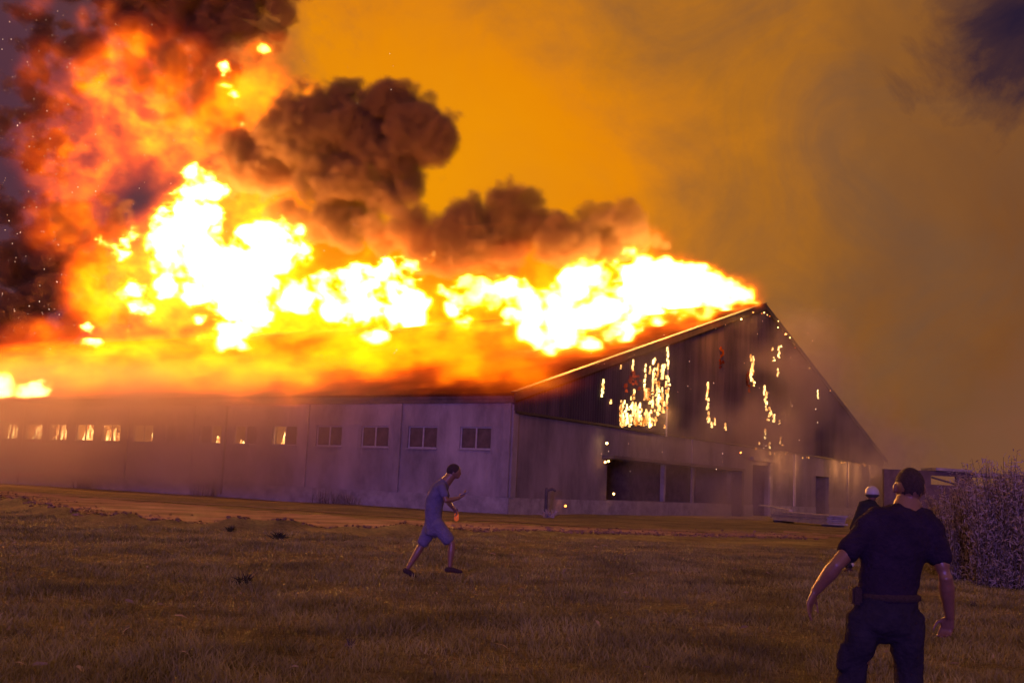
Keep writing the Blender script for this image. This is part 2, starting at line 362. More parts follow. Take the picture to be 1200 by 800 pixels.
def wall_fire(s, dy, zb, ht, wd, num, label):
    """tongues standing in a window of the long wall (wall runs along local y)"""
    bm = bmesh.new()
    for i in range(num):
        tongue(bm, s+dy+random.uniform(-wd/2, wd/2), 0, zb+random.uniform(0, .2*ht), wd*random.uniform(.12, .4), ht*random.uniform(.35, 1), .1, random.uniform(-.3, .3))
    Mx = Matrix(((0, 1, 0, .55), (1, 0, 0, 0), (0, 0, 1, 0), (0, 0, 0, 1)))
    o = mk('window_flame', bm, wf, None, False, Mx); o.matrix_world = BM
    tag(o, label, 'flame', 'flames inside the windows'); return o
order = ['fourth', 'fifth', 'sixth', 'seventh', 'eighth', 'ninth', 'tenth', 'eleventh', 'twelfth', 'thirteenth', 'fourteenth']
wall_fire(winS[4], .3, 3.5, .9, .8, 6, 'pointed yellow flame rising at the sill of the fifth window from the hall corner')
wall_fire(winS[5], .6, 3.45, .45, .8, 4, 'small low white flame on the sill of the sixth window from the hall corner')
wall_fire(winS[6], -.4, 3.45, .55, .6, 4, 'short pink-white flame in the lower half of the seventh window from the hall corner')
for i, (hh, nn, dd) in zip(range(8, 14), ((1.5, 7, -.5), (1.1, 12, .3), (1.2, 13, 0), (1.3, 15, 0), (1.3, 14, 0), (1.3, 14, .2))):
    if i == 8: wall_fire(winS[8]+.0, -.6, 3.45, 1.25, .5, 8, 'narrow white flame filling one side of the ninth window from the hall corner'); continue
    wall_fire(winS[i], dd, 3.4, hh, 1.5, nn, 'ragged orange flames behind the open frames of the %s window from the hall corner' % order[i-3])
# room glow lamps: the fires' own light inside the burning rooms
def lamp(name, P, energy, col=(1, .36, .07), r=.5):
    l_ = bpy.data.lights.new(name, 'POINT'); l_.energy = energy; l_.color = col; l_.shadow_soft_size = r
    o = bpy.data.objects.new(name, l_); COL.objects.link(o); o.location = P; return o
def bw(x, y, z): return tuple(BM @ Vector((x, y, z)))
for s, e_ in ((winS[4], 300), (winS[5], 120), (winS[6], 200), (winS[3], 60), (winS[8], 700), (winS[9], 4500), (winS[11], 6000), (winS[13], 6000), (57., 6000)): lamp('room_fire_light', bw(2.6, s, 3.2), e_, (1, .42, .09), .3)

def gp(px, py): return loc(hit(px, py, C0, u))      # photo point on the gable -> local
def gable_fire(pts, label, m_=None, th=.1):
    """pts: (px, py_bottom, width_px, height_px) streaks; built on the cladding as thick slivers"""
    bm = bmesh.new()
    for (px, pb, wp, hp) in pts:
        a = gp(px, pb); b = gp(px, pb-hp); c = gp(px+wp/2, pb); d = gp(px-wp/2, pb)
        n = max(4, int(hp/2.2)); h = b[2]-a[2]; W_ = abs(c[0]-d[0]); z = a[2]
        for j in range(n):
            hh = h/n*random.uniform(.7, 1.9); ww_ = W_*random.uniform(.25, 1.)
            zz = a[2]+h*j/n+random.uniform(-.1, .1)
            tongue(bm, a[0]+random.uniform(-.6, .6)*W_*.8, -.25-random.uniform(0, .06), zz, ww_*.55, hh*1.1, th)
    fixn(bm)
    o = mk('gable_flame', bm, m_ or wf2); o.matrix_world = BM
    if any(k_ in label for k_ in ('specks', 'sparks')): return tag(o, kind='stuff')
    return tag(o, label, 'flame', 'flames eating the gable cladding')
P_ = []
for i in range(95):       # the big patch: a U of fire, denser at the bottom
    x = random.uniform(722, 776); t = (x-722)/54
    top = 478-30*t*t-25*t if x > 735 else 476; yb = random.uniform(top, 501); 
    if t < .55 and yb < 476+12*t: continue
    P_.append((x, yb, random.uniform(1.0, 3.6), random.uniform(3, 14)))
P_ += [(777, 478, 3, 22), (779, 462, 3.2, 22), (778, 432, 2.5, 24), (773, 440, 5, 12), (751, 470, 2, 44), (762, 440, 2.5, 20), (738, 470, 2, 14), (757, 438, 2.5, 9), (768, 460, 4, 12), (765, 485, 8, 22), (757, 497, 9, 16), (745, 500, 8, 12)]
gable_fire(P_, 'largest bright ragged fire patch on the dark cladding left of the steel mullion')
gable_fire([(701, 464, 2.6, 17), (702, 458, 2, 8)], 'short bright flame streak high on the cladding left of the large fire patch')
gable_fire([(711, 474, 2.2, 6)], 'small glowing spot between the short left streak and the large fire patch')
gable_fire([(737, 433, 2, 9), (723, 432, 1, 2.5)], 'two tiny flame specks under the sloping roof edge above the large fire patch')
gable_fire([(877, 448, 3.5, 32), (879, 452, 3, 8), (878, 438, 2.5, 16)], 'tall white flame streak high on the cladding under the roof peak')
gable_fire([(872, 452, 2.5, 16), (874, 460, 3, 10)], 'dull red glowing slot beside the tall streak under the roof peak', rf_)
gable_fire([(825, 480, 2.6, 32), (826, 495, 3, 12), (833, 498, 2.4, 10), (829, 501, 3, 7)], 'thin yellow hook-shaped flame streak in the middle of the gable')
gable_fire([(846, 505, 1.6, 10)], 'very short yellow streak right of the hook-shaped flame')
gable_fire([(893, 468, 3.2, 16), (894, 482, 2.2, 20), (897, 494, 4, 10), (903, 496, 3, 12), (899, 488, 3, 8), (910, 498, 1.6, 4)], 'branching yellow flame streak on the cladding right of centre')
gable_fire([(909, 420, 2, 14), (903, 424, 2, 5), (901, 411, 1.5, 4), (908, 441, 2, 10), (912, 408, 1.4, 4)], 'scattered white flame specks near the right slope below the roof peak')
gable_fire([(893, 508, 2, 7), (912, 522, 3, 10), (898, 524, 2.4, 5), (886, 521, 2, 3), (893, 515, 1.5, 3)], 'small yellow sparks at the foot of the cladding right of centre')
gable_fire([(955, 468, 1.5, 10)], 'single faint flame sliver near the right slope of the gable')
gable_fire([(842, 425, 5, 18), (840, 432, 3, 8)], 'dull red glow without flame on the cladding between hook and peak streaks', rf_)
gable_fire([(735, 452, 8, 16), (742, 456, 8, 18), (728, 458, 5, 10)], 'dull red glow on the sheets above the large fire patch', rf_)
# burning line under the drip ledge at the right
def soffit(pa, pb, n, label):
    bm = bmesh.new()
    for i in range(n):
        px = pa[0]+(pb[0]-pa[0])*random.random(); py = pa[1]+(pb[1]-pa[1])*(px-pa[0])/(pb[0]-pa[0])
        a = gp(px, py); tongue(bm, a[0], -.32, ZD-.15-random.uniform(.05, .4), random.uniform(.1, .35), random.uniform(.08, .2), .08)
    fixn(bm); o = mk('eaves_flame', bm, fire_mat('eaves_fire', 1.6, 1.5, (1, .2, .02), (1, .45, .1))); o.matrix_world = BM
    tag(o, kind='stuff')
soffit((968, 534), (1012, 541), 9, 'line of low flames under the gable ledge at its right end')
soffit((878, 521), (945, 530), 10, 'line of low flames under the gable ledge above the doorway')
for px, py, e_ in ((978, 545, 170), (992, 547, 200), (1005, 548, 170), (893, 530, 110), (912, 533, 130), (930, 536, 110)):
    P = gp(px, py); lamp('ledge_fire_light', bw(P[0], -1.5, ZD-.9), e_, (1, .42, .12), .25)
for px, py, e_ in ((757, 485, 120), (876, 440, 40), (830, 490, 25), (898, 485, 40)):
    P = gp(px, py); lamp('cladding_fire_light', bw(P[0], -1.6, P[2]), e_, (1, .45, .12), .2)  # added lamps off the wall, standing in for the flames' own light
# loose embers along the right rake
bm = bmesh.new()
for i in range(15):
    t = random.random()**1.6*.5; x = GW/2+t*GW/2 if i % 4 else GW/2-t*GW/4; z = rz_(x)-random.uniform(.1, .9)
    ball(bm, (x, -.47, z), random.uniform(.03, .065), 1)
o = mk('rake_embers', bm, fire_mat('ember_glow', 14, 3)); o.matrix_world = BM; tag(o, kind='stuff')

# ================================================================== FIRE AND SMOKE AS VOLUME GRIDS
def vnoise(x, y, z, seed):
    r = np.random.default_rng(seed); n = 32; Lt = r.random((n, n, n), dtype=np.float32)
    xi = np.floor(x).astype(np.int32); yi = np.floor(y).astype(np.int32); zi = np.floor(z).astype(np.int32)
    fx = x-xi; fy = y-yi; fz = z-zi
    fx = fx*fx*(3-2*fx); fy = fy*fy*(3-2*fy); fz = fz*fz*(3-2*fz)
    x0 = xi & 31; x1 = (xi+1) & 31; y0 = yi & 31; y1 = (yi+1) & 31; z0 = zi & 31; z1 = (zi+1) & 31
    a = Lt[x0, y0, z0]*(1-fx)+Lt[x1, y0, z0]*fx; b = Lt[x0, y1, z0]*(1-fx)+Lt[x1, y1, z0]*fx
    c = Lt[x0, y0, z1]*(1-fx)+Lt[x1, y0, z1]*fx; d = Lt[x0, y1, z1]*(1-fx)+Lt[x1, y1, z1]*fx
    return (a*(1-fy)+b*fy)*(1-fz)+(c*(1-fy)+d*fy)*fz
def fbm(x, y, z, sc_, octs, seed, gain=.5, mode=0):
    """mode 0 plain, 1 billow (round lumps), 2 ridged"""
    s = 0; a = 1.; t = 0
    for o in range(octs):
        n = vnoise(x*sc_+o*7.3, y*sc_+o*3.1, z*sc_+o*5.7, seed+o)*2-1
        if mode == 1: n = np.abs(n)*2-.6
        elif mode == 2: n = 1-np.abs(n)*2.2
        s = s+a*n; t += a; a *= gain; sc_ *= 2.03
    return s/t
def worley(x, y, z, sc_, seed):
    r = np.random.default_rng(seed); Lt = r.random((16, 16, 16, 3), dtype=np.float32)
    x = x*sc_; y = y*sc_; z = z*sc_; xi = np.floor(x).astype(np.int32); yi = np.floor(y).astype(np.int32); zi = np.floor(z).astype(np.int32); best = np.full(x.shape, 9, np.float32)
    for i in (-1, 0, 1):
        for j in (-1, 0, 1):
            for k in (-1, 0, 1):
                c = Lt[(xi+i) & 15, (yi+j) & 15, (zi+k) & 15]
                d = (xi+i+c[:, 0]-x)**2+(yi+j+c[:, 1]-y)**2+(zi+k+c[:, 2]-z)**2
                np.minimum(best, d, out=best)
    return 1-np.sqrt(best)*1.25
class Grid:
    def __init__(g, mn, mx, step):
        g.mn, g.mx = mn, mx; g.n = [max(2, int(round((b-a)/s))+1) for a, b, s in zip(mn, mx, step)]
        g.ax = [np.linspace(a, b, n, dtype=np.float32) for a, b, n in zip(mn, mx, g.n)]
        g.F = np.zeros(g.n, np.float32)
    def blob(g, c, r, val, mode='max'):
        sl_ = []
        for ax, ci, ri in zip(g.ax, c, r):
            i0, i1 = np.searchsorted(ax, (ci-ri, ci+ri)); 
            if i1 <= i0: return
            sl_.append(slice(i0, i1))
        q = [((ax[s_]-ci)/ri)**2 for ax, s_, ci, ri in zip(g.ax, sl_, c, r)]
        d = 1-(q[0][:, None, None]+q[1][None, :, None]+q[2][None, None, :]); d = np.clip(d, 0, 1)
        V = g.F[tuple(sl_)]
        if mode == 'max': np.maximum(V, d*val, out=V)
        elif mode == 'cut': V *= 1-np.clip(d*val, 0, 1)
        else: V += (1-V)*np.clip(d*val, 0, 1)
    def mask(g, thr=1e-3):
        ii = np.nonzero(g.F > thr); return ii, [g.ax[k][ii[k]] for k in range(3)]
def volume_object(name, G, mt):
    nx, ny, nz = G.n; mn, mx_ = G.mn, G.mx
    me = bpy.data.meshes.new(name); me.vertices.add(G.F.size)
    a = me.attributes.new('val', 'FLOAT', 'POINT'); a.data.foreach_set('value', np.ascontiguousarray(G.F, dtype=np.float32).ravel())
    o = bpy.data.objects.new(name, me); COL.objects.link(o); me.materials.append(mt)
    ng = bpy.data.node_groups.new(name, 'GeometryNodeTree')
    ng.interface.new_socket('Geometry', in_out='INPUT', socket_type='NodeSocketGeometry'); ng.interface.new_socket('Geometry', in_out='OUTPUT', socket_type='NodeSocketGeometry')
    N_ = ng.nodes; L_ = ng.links; gi = N_.new('NodeGroupInput'); go = N_.new('NodeGroupOutput')
    vc = N_.new('GeometryNodeVolumeCube'); vc.inputs['Min'].default_value = mn; vc.inputs['Max'].default_value = mx_
    for ax, nn in zip('XYZ', G.n): vc.inputs['Resolution '+ax].default_value = nn
    pos = N_.new('GeometryNodeInputPosition')
    def vm(op, a_, b_=None):
        n = N_.new('ShaderNodeVectorMath'); n.operation = op
        for i, x in enumerate((a_, b_)):
            if x is None: continue
            if isinstance(x, tuple): n.inputs[i].default_value = x
            else: L_.new(x, n.inputs[i])
        return n.outputs[0]
    szz = tuple((n-1)/(b-a_) for n, a_, b in zip(G.n, mn, mx_))
    q_ = vm('FLOOR', vm('ADD', vm('MULTIPLY', vm('SUBTRACT', pos.outputs[0], mn), szz), (.5, .5, .5)))
    d = N_.new('ShaderNodeVectorMath'); d.operation = 'DOT_PRODUCT'; L_.new(q_, d.inputs[0]); d.inputs[1].default_value = (ny*nz, nz, 1)
    fi = N_.new('FunctionNodeFloatToInt'); fi.rounding_mode = 'ROUND'; L_.new(d.outputs['Value'], fi.inputs[0])
    na = N_.new('GeometryNodeInputNamedAttribute'); na.data_type = 'FLOAT'; na.inputs[0].default_value = 'val'
    si = N_.new('GeometryNodeSampleIndex'); si.data_type = 'FLOAT'; si.domain = 'POINT'
    L_.new(gi.outputs[0], si.inputs[0]); L_.new(na.outputs[0], si.inputs[1]); L_.new(fi.outputs[0], si.inputs[2]); L_.new(si.outputs[0], vc.inputs['Density'])
    sm = N_.new('GeometryNodeSetMaterial'); sm.inputs['Material'].default_value = mt; L_.new(vc.outputs[0], sm.inputs[0]); L_.new(sm.outputs[0], go.inputs[0])
    md = o.modifiers.new('grid', 'NODES'); md.node_group = ng
    o.matrix_world = BM; tag(o, kind='stuff'); return o

def roofz(x): return ZE+(RH-ZE)*x/(GW/2)
W0 = 35.
def place(px, py, lift=1.5, off=0.):
    """photo point -> local point on the ridge plane, or just over the near roof slope when that lies in front"""
    P = loc(hit(px, py, C0+v*(W0+off), v))
    if P[2] < roofz(W0+off)+lift:
        nrm_ = np.array([0, 0, 1.])*(GW/2)-v*(RH-ZE); P = loc(hit(px, py, C0+np.array([0, 0, ZE+lift]), nrm_))
        P[0] = max(P[0], -.5)
    return P
def ppm(P):   # photo pixels per metre at a local point
    Wp = C0+v*P[0]+u*P[1]; return f_px/(Wp@Fw)
# depth along the photo's viewing ray is mostly +u/+v; blobs are made round in s and z as they look in the photo
def add(G, px, py, rx, ry=None, val=1., wr=1., off=0., mode='max', lift=1.5):
    ry = ry or rx; P = place(px, py, lift, off); k = ppm(P)
    ksx = k*.93                                   # foreshortening of the u direction is mild at the left, stronger near the tip
    a = place(px-4, py, lift, off); b = place(px+4, py, lift, off); ds = abs(a[1]-b[1])/8
    rs = min(rx*ds, rx/k*2.2); G.blob(P, (max(1.2, wr*(rx+ry)/2/k), rs, ry/k), val, mode)

GMN, GMX, GST = (-1.5, -6., 6.), (46., 126., 74.), (.62, .36, .32)
GF = Grid(GMN, GMX, GST)
# --- hot cores traced from the photograph (px, py, r)
hot = [(884, 352, 8), (872, 346, 13), (855, 343, 19), (838, 345, 24), (815, 340, 28), (790, 338, 28), (765, 340, 30), (738, 340, 30), (712, 340, 30), (690, 330, 22), (680, 318, 14),
       (830, 362, 18), (805, 370, 18), (780, 362, 18), (705, 368, 26), (675, 378, 24), (650, 388, 22), (645, 402, 12), (665, 355, 20), (640, 365, 20), (622, 372, 16), (605, 348, 20), (585, 340, 16),
       (570, 345, 18), (552, 342, 18), (545, 362, 16), (543, 376, 10), (597, 366, 14), (740, 372, 20), (720, 385, 14), (715, 300, 11, .7), (735, 296, 9, .7), (700, 310, 10, .7), (706, 290, 6, .6), (690, 395, 12, .8),
       (488, 308, 11), (475, 320, 15), (457, 340, 20), (476, 350, 17), (478, 368, 14), (450, 366, 18), (430, 350, 16), (405, 338, 18), (385, 343, 18), (362, 345, 17), (345, 350, 12), (400, 360, 14), (425, 375, 12), (440, 392, 9), (448, 402, 5), (440, 318, 10), (455, 308, 8), (415, 318, 8),
       (240, 212, 15), (228, 228, 13), (250, 222, 10), (220, 255, 24), (208, 280, 22), (215, 300, 22), (235, 262, 18), (240, 290, 14), (205, 262, 16), (318, 278, 22), (330, 292, 20), (300, 296, 26), (282, 305, 22), (265, 325, 22), (275, 345, 26), (255, 345, 16), (300, 340, 16), (292, 365, 18), (282, 385, 16), (272, 402, 11), (300, 380, 9), (315, 262, 12), (345, 300, 10), (252, 318, 14),
       (232, 345, 12, .8), (245, 370, 10, .8), (225, 320, 12, .8), (250, 400, 8, .8), (235, 395, 6, .8), (133, 280, 11), (138, 296, 8, .8), (155, 272, 9, .8), (172, 282, 10, .75), (180, 300, 10, .75), (158, 340, 12), (165, 358, 9), (150, 330, 7),
       (103, 385, 6, .8), (106, 400, 7, .9), (155, 387, 7, .75), (148, 370, 5, .7), (190, 250, 10, .7), (195, 335, 12, .7),
       (310, 57, 6, .9), (300, 50, 5, .6), (262, 80, 7, .75), (264, 96, 6, .85), (272, 112, 5, .8), (276, 124, 4, .75), (255, 70, 6, .6), (285, 148, 5, .6), (340, 345, 14, .85), (515, 335, 10, .6), (525, 350, 8, .55), (500, 300, 8, .6)]
for h in hot:
    px, py, r = h[:3]; val = h[3] if len(h) > 3 else 1.
    add(GF, px, py, r*1.72, None, val*1.0, 1.1, random.uniform(-3, 3))
core_ = GF.F.copy()
# --- orange halo: burning gas, plus firelit smoke drawn as its own emission
GH = Grid(GMN, GMX, GST)
halo = [(200, 330, 150, 110, .62), (300, 360, 120, 110, .7), (260, 260, 110, 100, .6), (420, 370, 120, 90, .66), (560, 370, 120, 75, .66), (680, 360, 120, 75, .7), (780, 345, 80, 55, .7), (850, 345, 46, 34, .6),
        (330, 440, 130, 60, .62), (200, 440, 130, 60, .6), (480, 430, 130, 55, .58), (600, 420, 90, 45, .52), (690, 410, 60, 34, .42), (140, 420, 80, 60, .6), (120, 330, 60, 70, .5), (130, 380, 50, 60, .55), (760, 392, 50, 22, .36),
        (620, 310, 110, 50, .36), (740, 290, 60, 36, .42), (690, 285, 60, 40, .38), (480, 300, 90, 50, .42), (340, 250, 60, 60, .42), (300, 110, 70, 75, .50), (345, 120, 40, 50, .42), (265, 110, 35, 75, .55), (310, 60, 45, 30, .42), (560, 440, 120, 40, .52), (420, 445, 120, 30, .55), (790, 305, 40, 20, .3),
        (130, 100, 95, 75, .40), (165, 140, 90, 80, .42), (100, 190, 90, 80, .36), (80, 250, 70, 70, .34), (150, 60, 70, 60, .34), (210, 90, 60, 70, .33), (50, 80, 40, 60, .26), (110, 20, 40, 30, .30), (40, 8, 40, 25, .22), (200, 170, 60, 80, .42), (230, 160, 50, 70, .42), (60, 160, 70, 60, .25), (50, 390, 70, 30, .30), (40, 400, 90, 40, .22)]
for px, py, rx, ry, val in halo: add(GH, px, py, rx, ry, val*(.8 if py >= 405 else 1), .55, random.uniform(-1, 4), 'max')
# a glowing sheet over the near slope: burning gas and firelit smoke, as emission
hz_ = GF.ax[2][None, None, :]-(ZE+(RH-ZE)*GF.ax[0]/(GW/2))[:, None, None]
lay = np.exp(-((hz_-1.0)/1.25)**2)*(hz_ > .15)*(np.clip((GF.ax[0]+1.2)/2., 0, 1)*np.clip((36-GF.ax[0])/8, 0, 1))[:, None, None]*(.62+.38*np.clip((GF.ax[1]-3.5)/9, 0, 1)*np.clip((96-GF.ax[1])/18, 0, 1)*(GF.ax[1] > .6))[None, :, None]
lay = lay*(GF.ax[1] > .8)[None, :, None]
lay = lay*(1+.55*np.exp(-np.clip(GF.ax[0], 0, 99)/6))[:, None, None]
GH.F = np.maximum(GH.F, .46*lay.astype(np.float32))
ii = np.nonzero((core_ > 1e-3) | (GH.F > 1e-3)); xx, yy, zz = [GF.ax[k][ii[k]] for k in range(3)]
# the wind drags everything to the left and up: sheared coordinates stretch the texture that way
wx = xx+2.2*(vnoise(xx*.12, yy*.12, zz*.12, 3)-.5); 
w1 = vnoise(xx*.16, yy*.16, zz*.16, 11)-.5; w2 = vnoise(xx*.16, yy*.16, zz*.16, 12)-.5
cv = core_[ii]; hv = GH.F[ii]
n1 = fbm(wx, yy+4*w1, (zz+4*w2)*1.1, .34, 5, 21, .62)
n2 = fbm(wx, yy*.8+7*w1, zz+7*w2, .20, 5, 41, .6, 2)          # ridged filaments for the thin glowing veils
n3 = fbm(wx, yy+3*w2, zz+3*w1, .75, 3, 61, .75)
core_t = np.clip((cv-.50)*1.55+n1*2.2+n3*1.25, 0, 1.)*np.clip(cv*4, 0, 1)
n4 = fbm(wx, yy+5*w2, zz+5*w1, .42, 4, 55, .7, 2)
halo_t = np.clip(hv*(.9*n4+.9*n3+.92+1.9*n1+1.2*(n2-.25)), 0, .75)
halo_t *= np.clip(hv*5, 0, 1)
Tt = np.clip(core_t*.85+halo_t*.62, 0, 1)
GF.F[:] = 0; GF.F[ii] = Tt
print('flame grid', GF.n, time.time()-T0)

def vol_material(name, kind, **k):
    M = bpy.data.materials.new(name); M.use_nodes = True; t = M.node_tree; n = t.nodes; l = t.links; n.clear()
    o = n.new('ShaderNodeOutputMaterial'); pv = n.new('ShaderNodeVolumePrincipled'); l.new(pv.outputs[0], o.inputs['Volume'])
    a = n.new('ShaderNodeAttribute'); a.attribute_name = 'density'; pv.inputs['Density Attribute'].default_value = ''
    def mt(op, x, y):
        q = n.new('ShaderNodeMath'); q.operation = op
        for i, s_ in enumerate((x, y)):
            if isinstance(s_, (int, float)): q.inputs[i].default_value = s_
            else: l.new(s_, q.inputs[i])
        return q.outputs[0]
    if kind == 'flame':
        r = n.new('ShaderNodeValToRGB'); l.new(a.outputs['Fac'], r.inputs[0]); e = r.color_ramp.elements
        st = [(0, (1, .05, .010)), (.16, (1, .085, .004)), (.34, (1, .135, .0)), (.6, (1, .27, .0)), (1, (1, .60, .16))]
        while len(e) < len(st): e.new(.5)
        for i, (p, c) in enumerate(st): e[i].position = p; e[i].color = (*c, 1)
        l.new(r.outputs[0], pv.inputs['Emission Color'])
        s = mt('ADD', mt('MULTIPLY', mt('POWER', a.outputs['Fac'], 4.6), k['hot']), mt('MULTIPLY', mt('POWER', a.outputs['Fac'], 1.6), k['warm']))
        l.new(s, pv.inputs['Emission Strength']); pv.inputs['Color'].default_value = (.5, .13, .02, 1)
        l.new(mt('MULTIPLY', a.outputs['Fac'], k.get('dens', .1)), pv.inputs['Density'])
    else:
        l.new(mt('MULTIPLY', a.outputs['Fac'], k['dens']), pv.inputs['Density']); pv.inputs['Color'].default_value = (*k['col'], 1); pv.inputs['Anisotropy'].default_value = k.get('g', 0)
    return M
volume_object('roof_flames_lit_smoke', GF, vol_material('burning_gas_lit_smoke', 'flame', hot=11., warm=.66, dens=.07))

# --- smoke
GS = Grid((0., -6., 6.), (52., 128., 74.), (.66, .34, .32))
smoke = [(350, 150, 46, 44, 1, 0), (400, 145, 48, 46, 1, 0), (450, 150, 46, 44, 1, 0), (490, 155, 34, 32, 1, 0), (435, 122, 32, 26, 1, 0), (505, 165, 22, 30, 1, 0), (330, 180, 38, 40, 1, 0), (400, 205, 55, 40, 1, 0), (460, 195, 45, 36, 1, 0), (400, 250, 44, 34, .9, 0), (455, 235, 36, 34, .9, 0), (480, 255, 28, 26, .8, 0), (345, 240, 30, 30, .8, 0),
         (290, 190, 30, 34, .8, 0), (265, 155, 22, 22, .8, 0), (480, 225, 18, 20, .9, 0),
         (590, 248, 34, 30, 1, 0), (560, 262, 34, 28, 1, 0), (615, 255, 30, 28, 1, 0), (540, 285, 36, 28, 1, 0), (585, 285, 50, 32, 1, 0), (640, 270, 26, 24, 1, 0), (655, 262, 18, 16, 1, 0), (505, 280, 26, 22, .8, 0), (620, 300, 36, 20, .7, 0),
         (670, 285, 34, 22, 1, 0), (705, 272, 30, 20, 1, 0), (735, 288, 30, 16, .9, 0), (525, 300, 36, 20, .9, 0), (470, 275, 34, 24, .9, 0),
         (712, 250, 26, 17, 1, 0), (690, 248, 16, 13, 1, 0), (728, 262, 20, 16, .9, 0), (680, 278, 22, 18, .8, 0), (745, 278, 26, 14, .7, 0), (770, 290, 20, 12, .6, 0), (660, 300, 30, 16, .6, 0),
         (10, 60, 46, 60, .55, 12), (0, 200, 46, 110, .55, 12), (90, -8, 130, 30, .6, 12), (230, 5, 90, 50, .8, 8), (280, 20, 50, 50, .7, 8), (200, 60, 60, 40, .5, 10), (40, 320, 66, 60, .6, 9), (100, 262, 46, 26, .6, 4), (10, 385, 70, 40, .6, 8), (70, 360, 50, 36, .55, 8), (235, 110, 30, 60, .7, 2), (215, 70, 40, 30, .6, 2),
         (110, 60, 40, 40, .4, 6)]
for px, py, rx, ry, val, off in smoke: add(GS, px, py, rx*1.62, ry*1.62, val, .6, off+random.uniform(-2, 2))
ii, (xx, yy, zz) = GS.mask(.01)
sv = GS.F[ii]; w1 = vnoise(xx*.2, yy*.2, zz*.2, 71)-.5; w2 = vnoise(xx*.2, yy*.2, zz*.2, 72)-.5
ax_, ay_, az_ = xx+3*w2, yy+3*w1, zz+3*w2
nb_ = .5*worley(ax_, ay_, az_, .15, 81)+.42*worley(ax_, ay_, az_, .31, 82)+.26*worley(ax_, ay_, az_, .66, 83)+.13*worley(ax_, ay_, az_, 1.3, 84)
nb_ = (nb_-float(nb_.mean()))*1.55
GS.F[:] = 0; GS.F[ii] = np.clip((sv-.50+nb_*.95)*6.5, 0, 1)*np.clip(sv*6, 0, 1)
volume_object('smoke_plume', GS, vol_material('dark_smoke', 'smoke', dens=1.0, col=(.50, .27, .14)))
print('smoke grid', GS.n, time.time()-T0)

# --- thin smoke drifting before the long wall and the gable
GD = Grid((-14., -2., .0), (1., 75., 9.), (.9, 1., .6))
GD.F[:] = 1; ii, (xx, yy, zz) = GD.mask()
n1 = fbm(xx, yy, zz*1.2, .16, 4, 91, .6)
fall = np.clip((yy-4)/28, 0, 1)*np.clip((xx+14)/4, 0, 1)*np.clip((.2-xx)/.6, 0, 1)*np.clip(zz/1.2, 0, 1)*np.clip((9-zz)/3, 0, 1)*np.clip((75-yy)/10, 0, 1)
GD.F[ii] = np.clip(.45+1.0*n1, 0, 1)*fall
volume_object('drifting_wall_smoke', GD, vol_material('thin_smoke', 'smoke', dens=.26, col=(.95, .70, .55)))
GG = Grid((4., -9., .0), (80., -.6, 20.), (.8, .7, .6))
GG.F[:] = 1; ii, (xx, yy, zz) = GG.mask(); n1 = fbm(xx+2*vnoise(xx*.2, yy*.2, zz*.2, 5), yy, zz*.8, .22, 4, 101, .6)
fall = np.clip((-.6-yy)/.8, 0, 1)*np.clip((yy+9)/4, 0, 1)*np.clip((xx-4)/12, 0, 1)*np.clip((80-xx)/8, 0, 1)*np.clip((rz_(37.5)-zz)/4, 0, 1)
top = ZE+(RH-ZE)*(1-np.abs(xx-GW/2)/(GW/2)); fall *= np.clip((top+1-zz)/2, 0, 1)
GG.F[ii] = np.clip(.05+1.9*n1, 0, 1)*fall
volume_object('drifting_gable_smoke', GG, vol_material('thin_gable_smoke', 'smoke', dens=.17, col=(.8, .68, .6)))

# the small separate fire over the eaves at the far left, and tongues seen along the roof edge
GE = Grid((-3., 34., 5.), (6., 66., 14.), (.3, .3, .25))
def ladd(G, px, py, r, val=1., x0=.5):
    P = loc(hit(px, py, C0+v*x0, v)); k = ppm(P); G.blob(P, (r/k*1.3, r/k*1.5, r/k*1.2), val, 'max')
for px, py, r in ((4, 452, 20), (-14, 452, 20), (14, 460, 12), (38, 459, 19), (30, 464, 12), (48, 458, 10), (60, 475, 4), (8, 482, 5), (70, 478, 3)): ladd(GE, px, py, r*1.35)
ii, (xx, yy, zz) = GE.mask(); cv = GE.F[ii]; n1 = fbm(xx, yy, zz, .7, 4, 111, .6); GE.F[:] = 0; GE.F[ii] = np.clip((cv-.42)*2.0+2.2*n1, 0, 1)*np.clip(cv*5, 0, 1)
volume_object('eaves_fire', GE, vol_material('eaves_burning_gas', 'flame', hot=22., warm=1.2, dens=.1))
print('volumes', time.time()-T0)

# the light of the great fire itself: lamps inside its white cores
for px, py, e_, off in ((835, 345, 5000, 0), (760, 345, 3500, 0), (660, 375, 3500, 0), (560, 355, 3500, 0), (450, 350, 6000, 0), (290, 320, 9000, 0), (215, 275, 9000, 0), (160, 340, 4000, 0)):
    P = place(px, py, 2.5, off); lamp('blaze_light', bw(*P), e_, (1, .33, .05), 1.6)
for s_, e_ in ((14, 2200), (26, 6500), (38, 11000), (50, 15000), (64, 18000), (80, 18000)): lamp('roof_fire_fill', bw(3.5, s_, 13.5), e_, (1, .34, .07), 1.)  # added lamps above the near slope, brightening the left wall and its smoke
lamp('eaves_fire_light', bw(-1.5, 56., 8.), 7000, (1, .42, .1), .5)

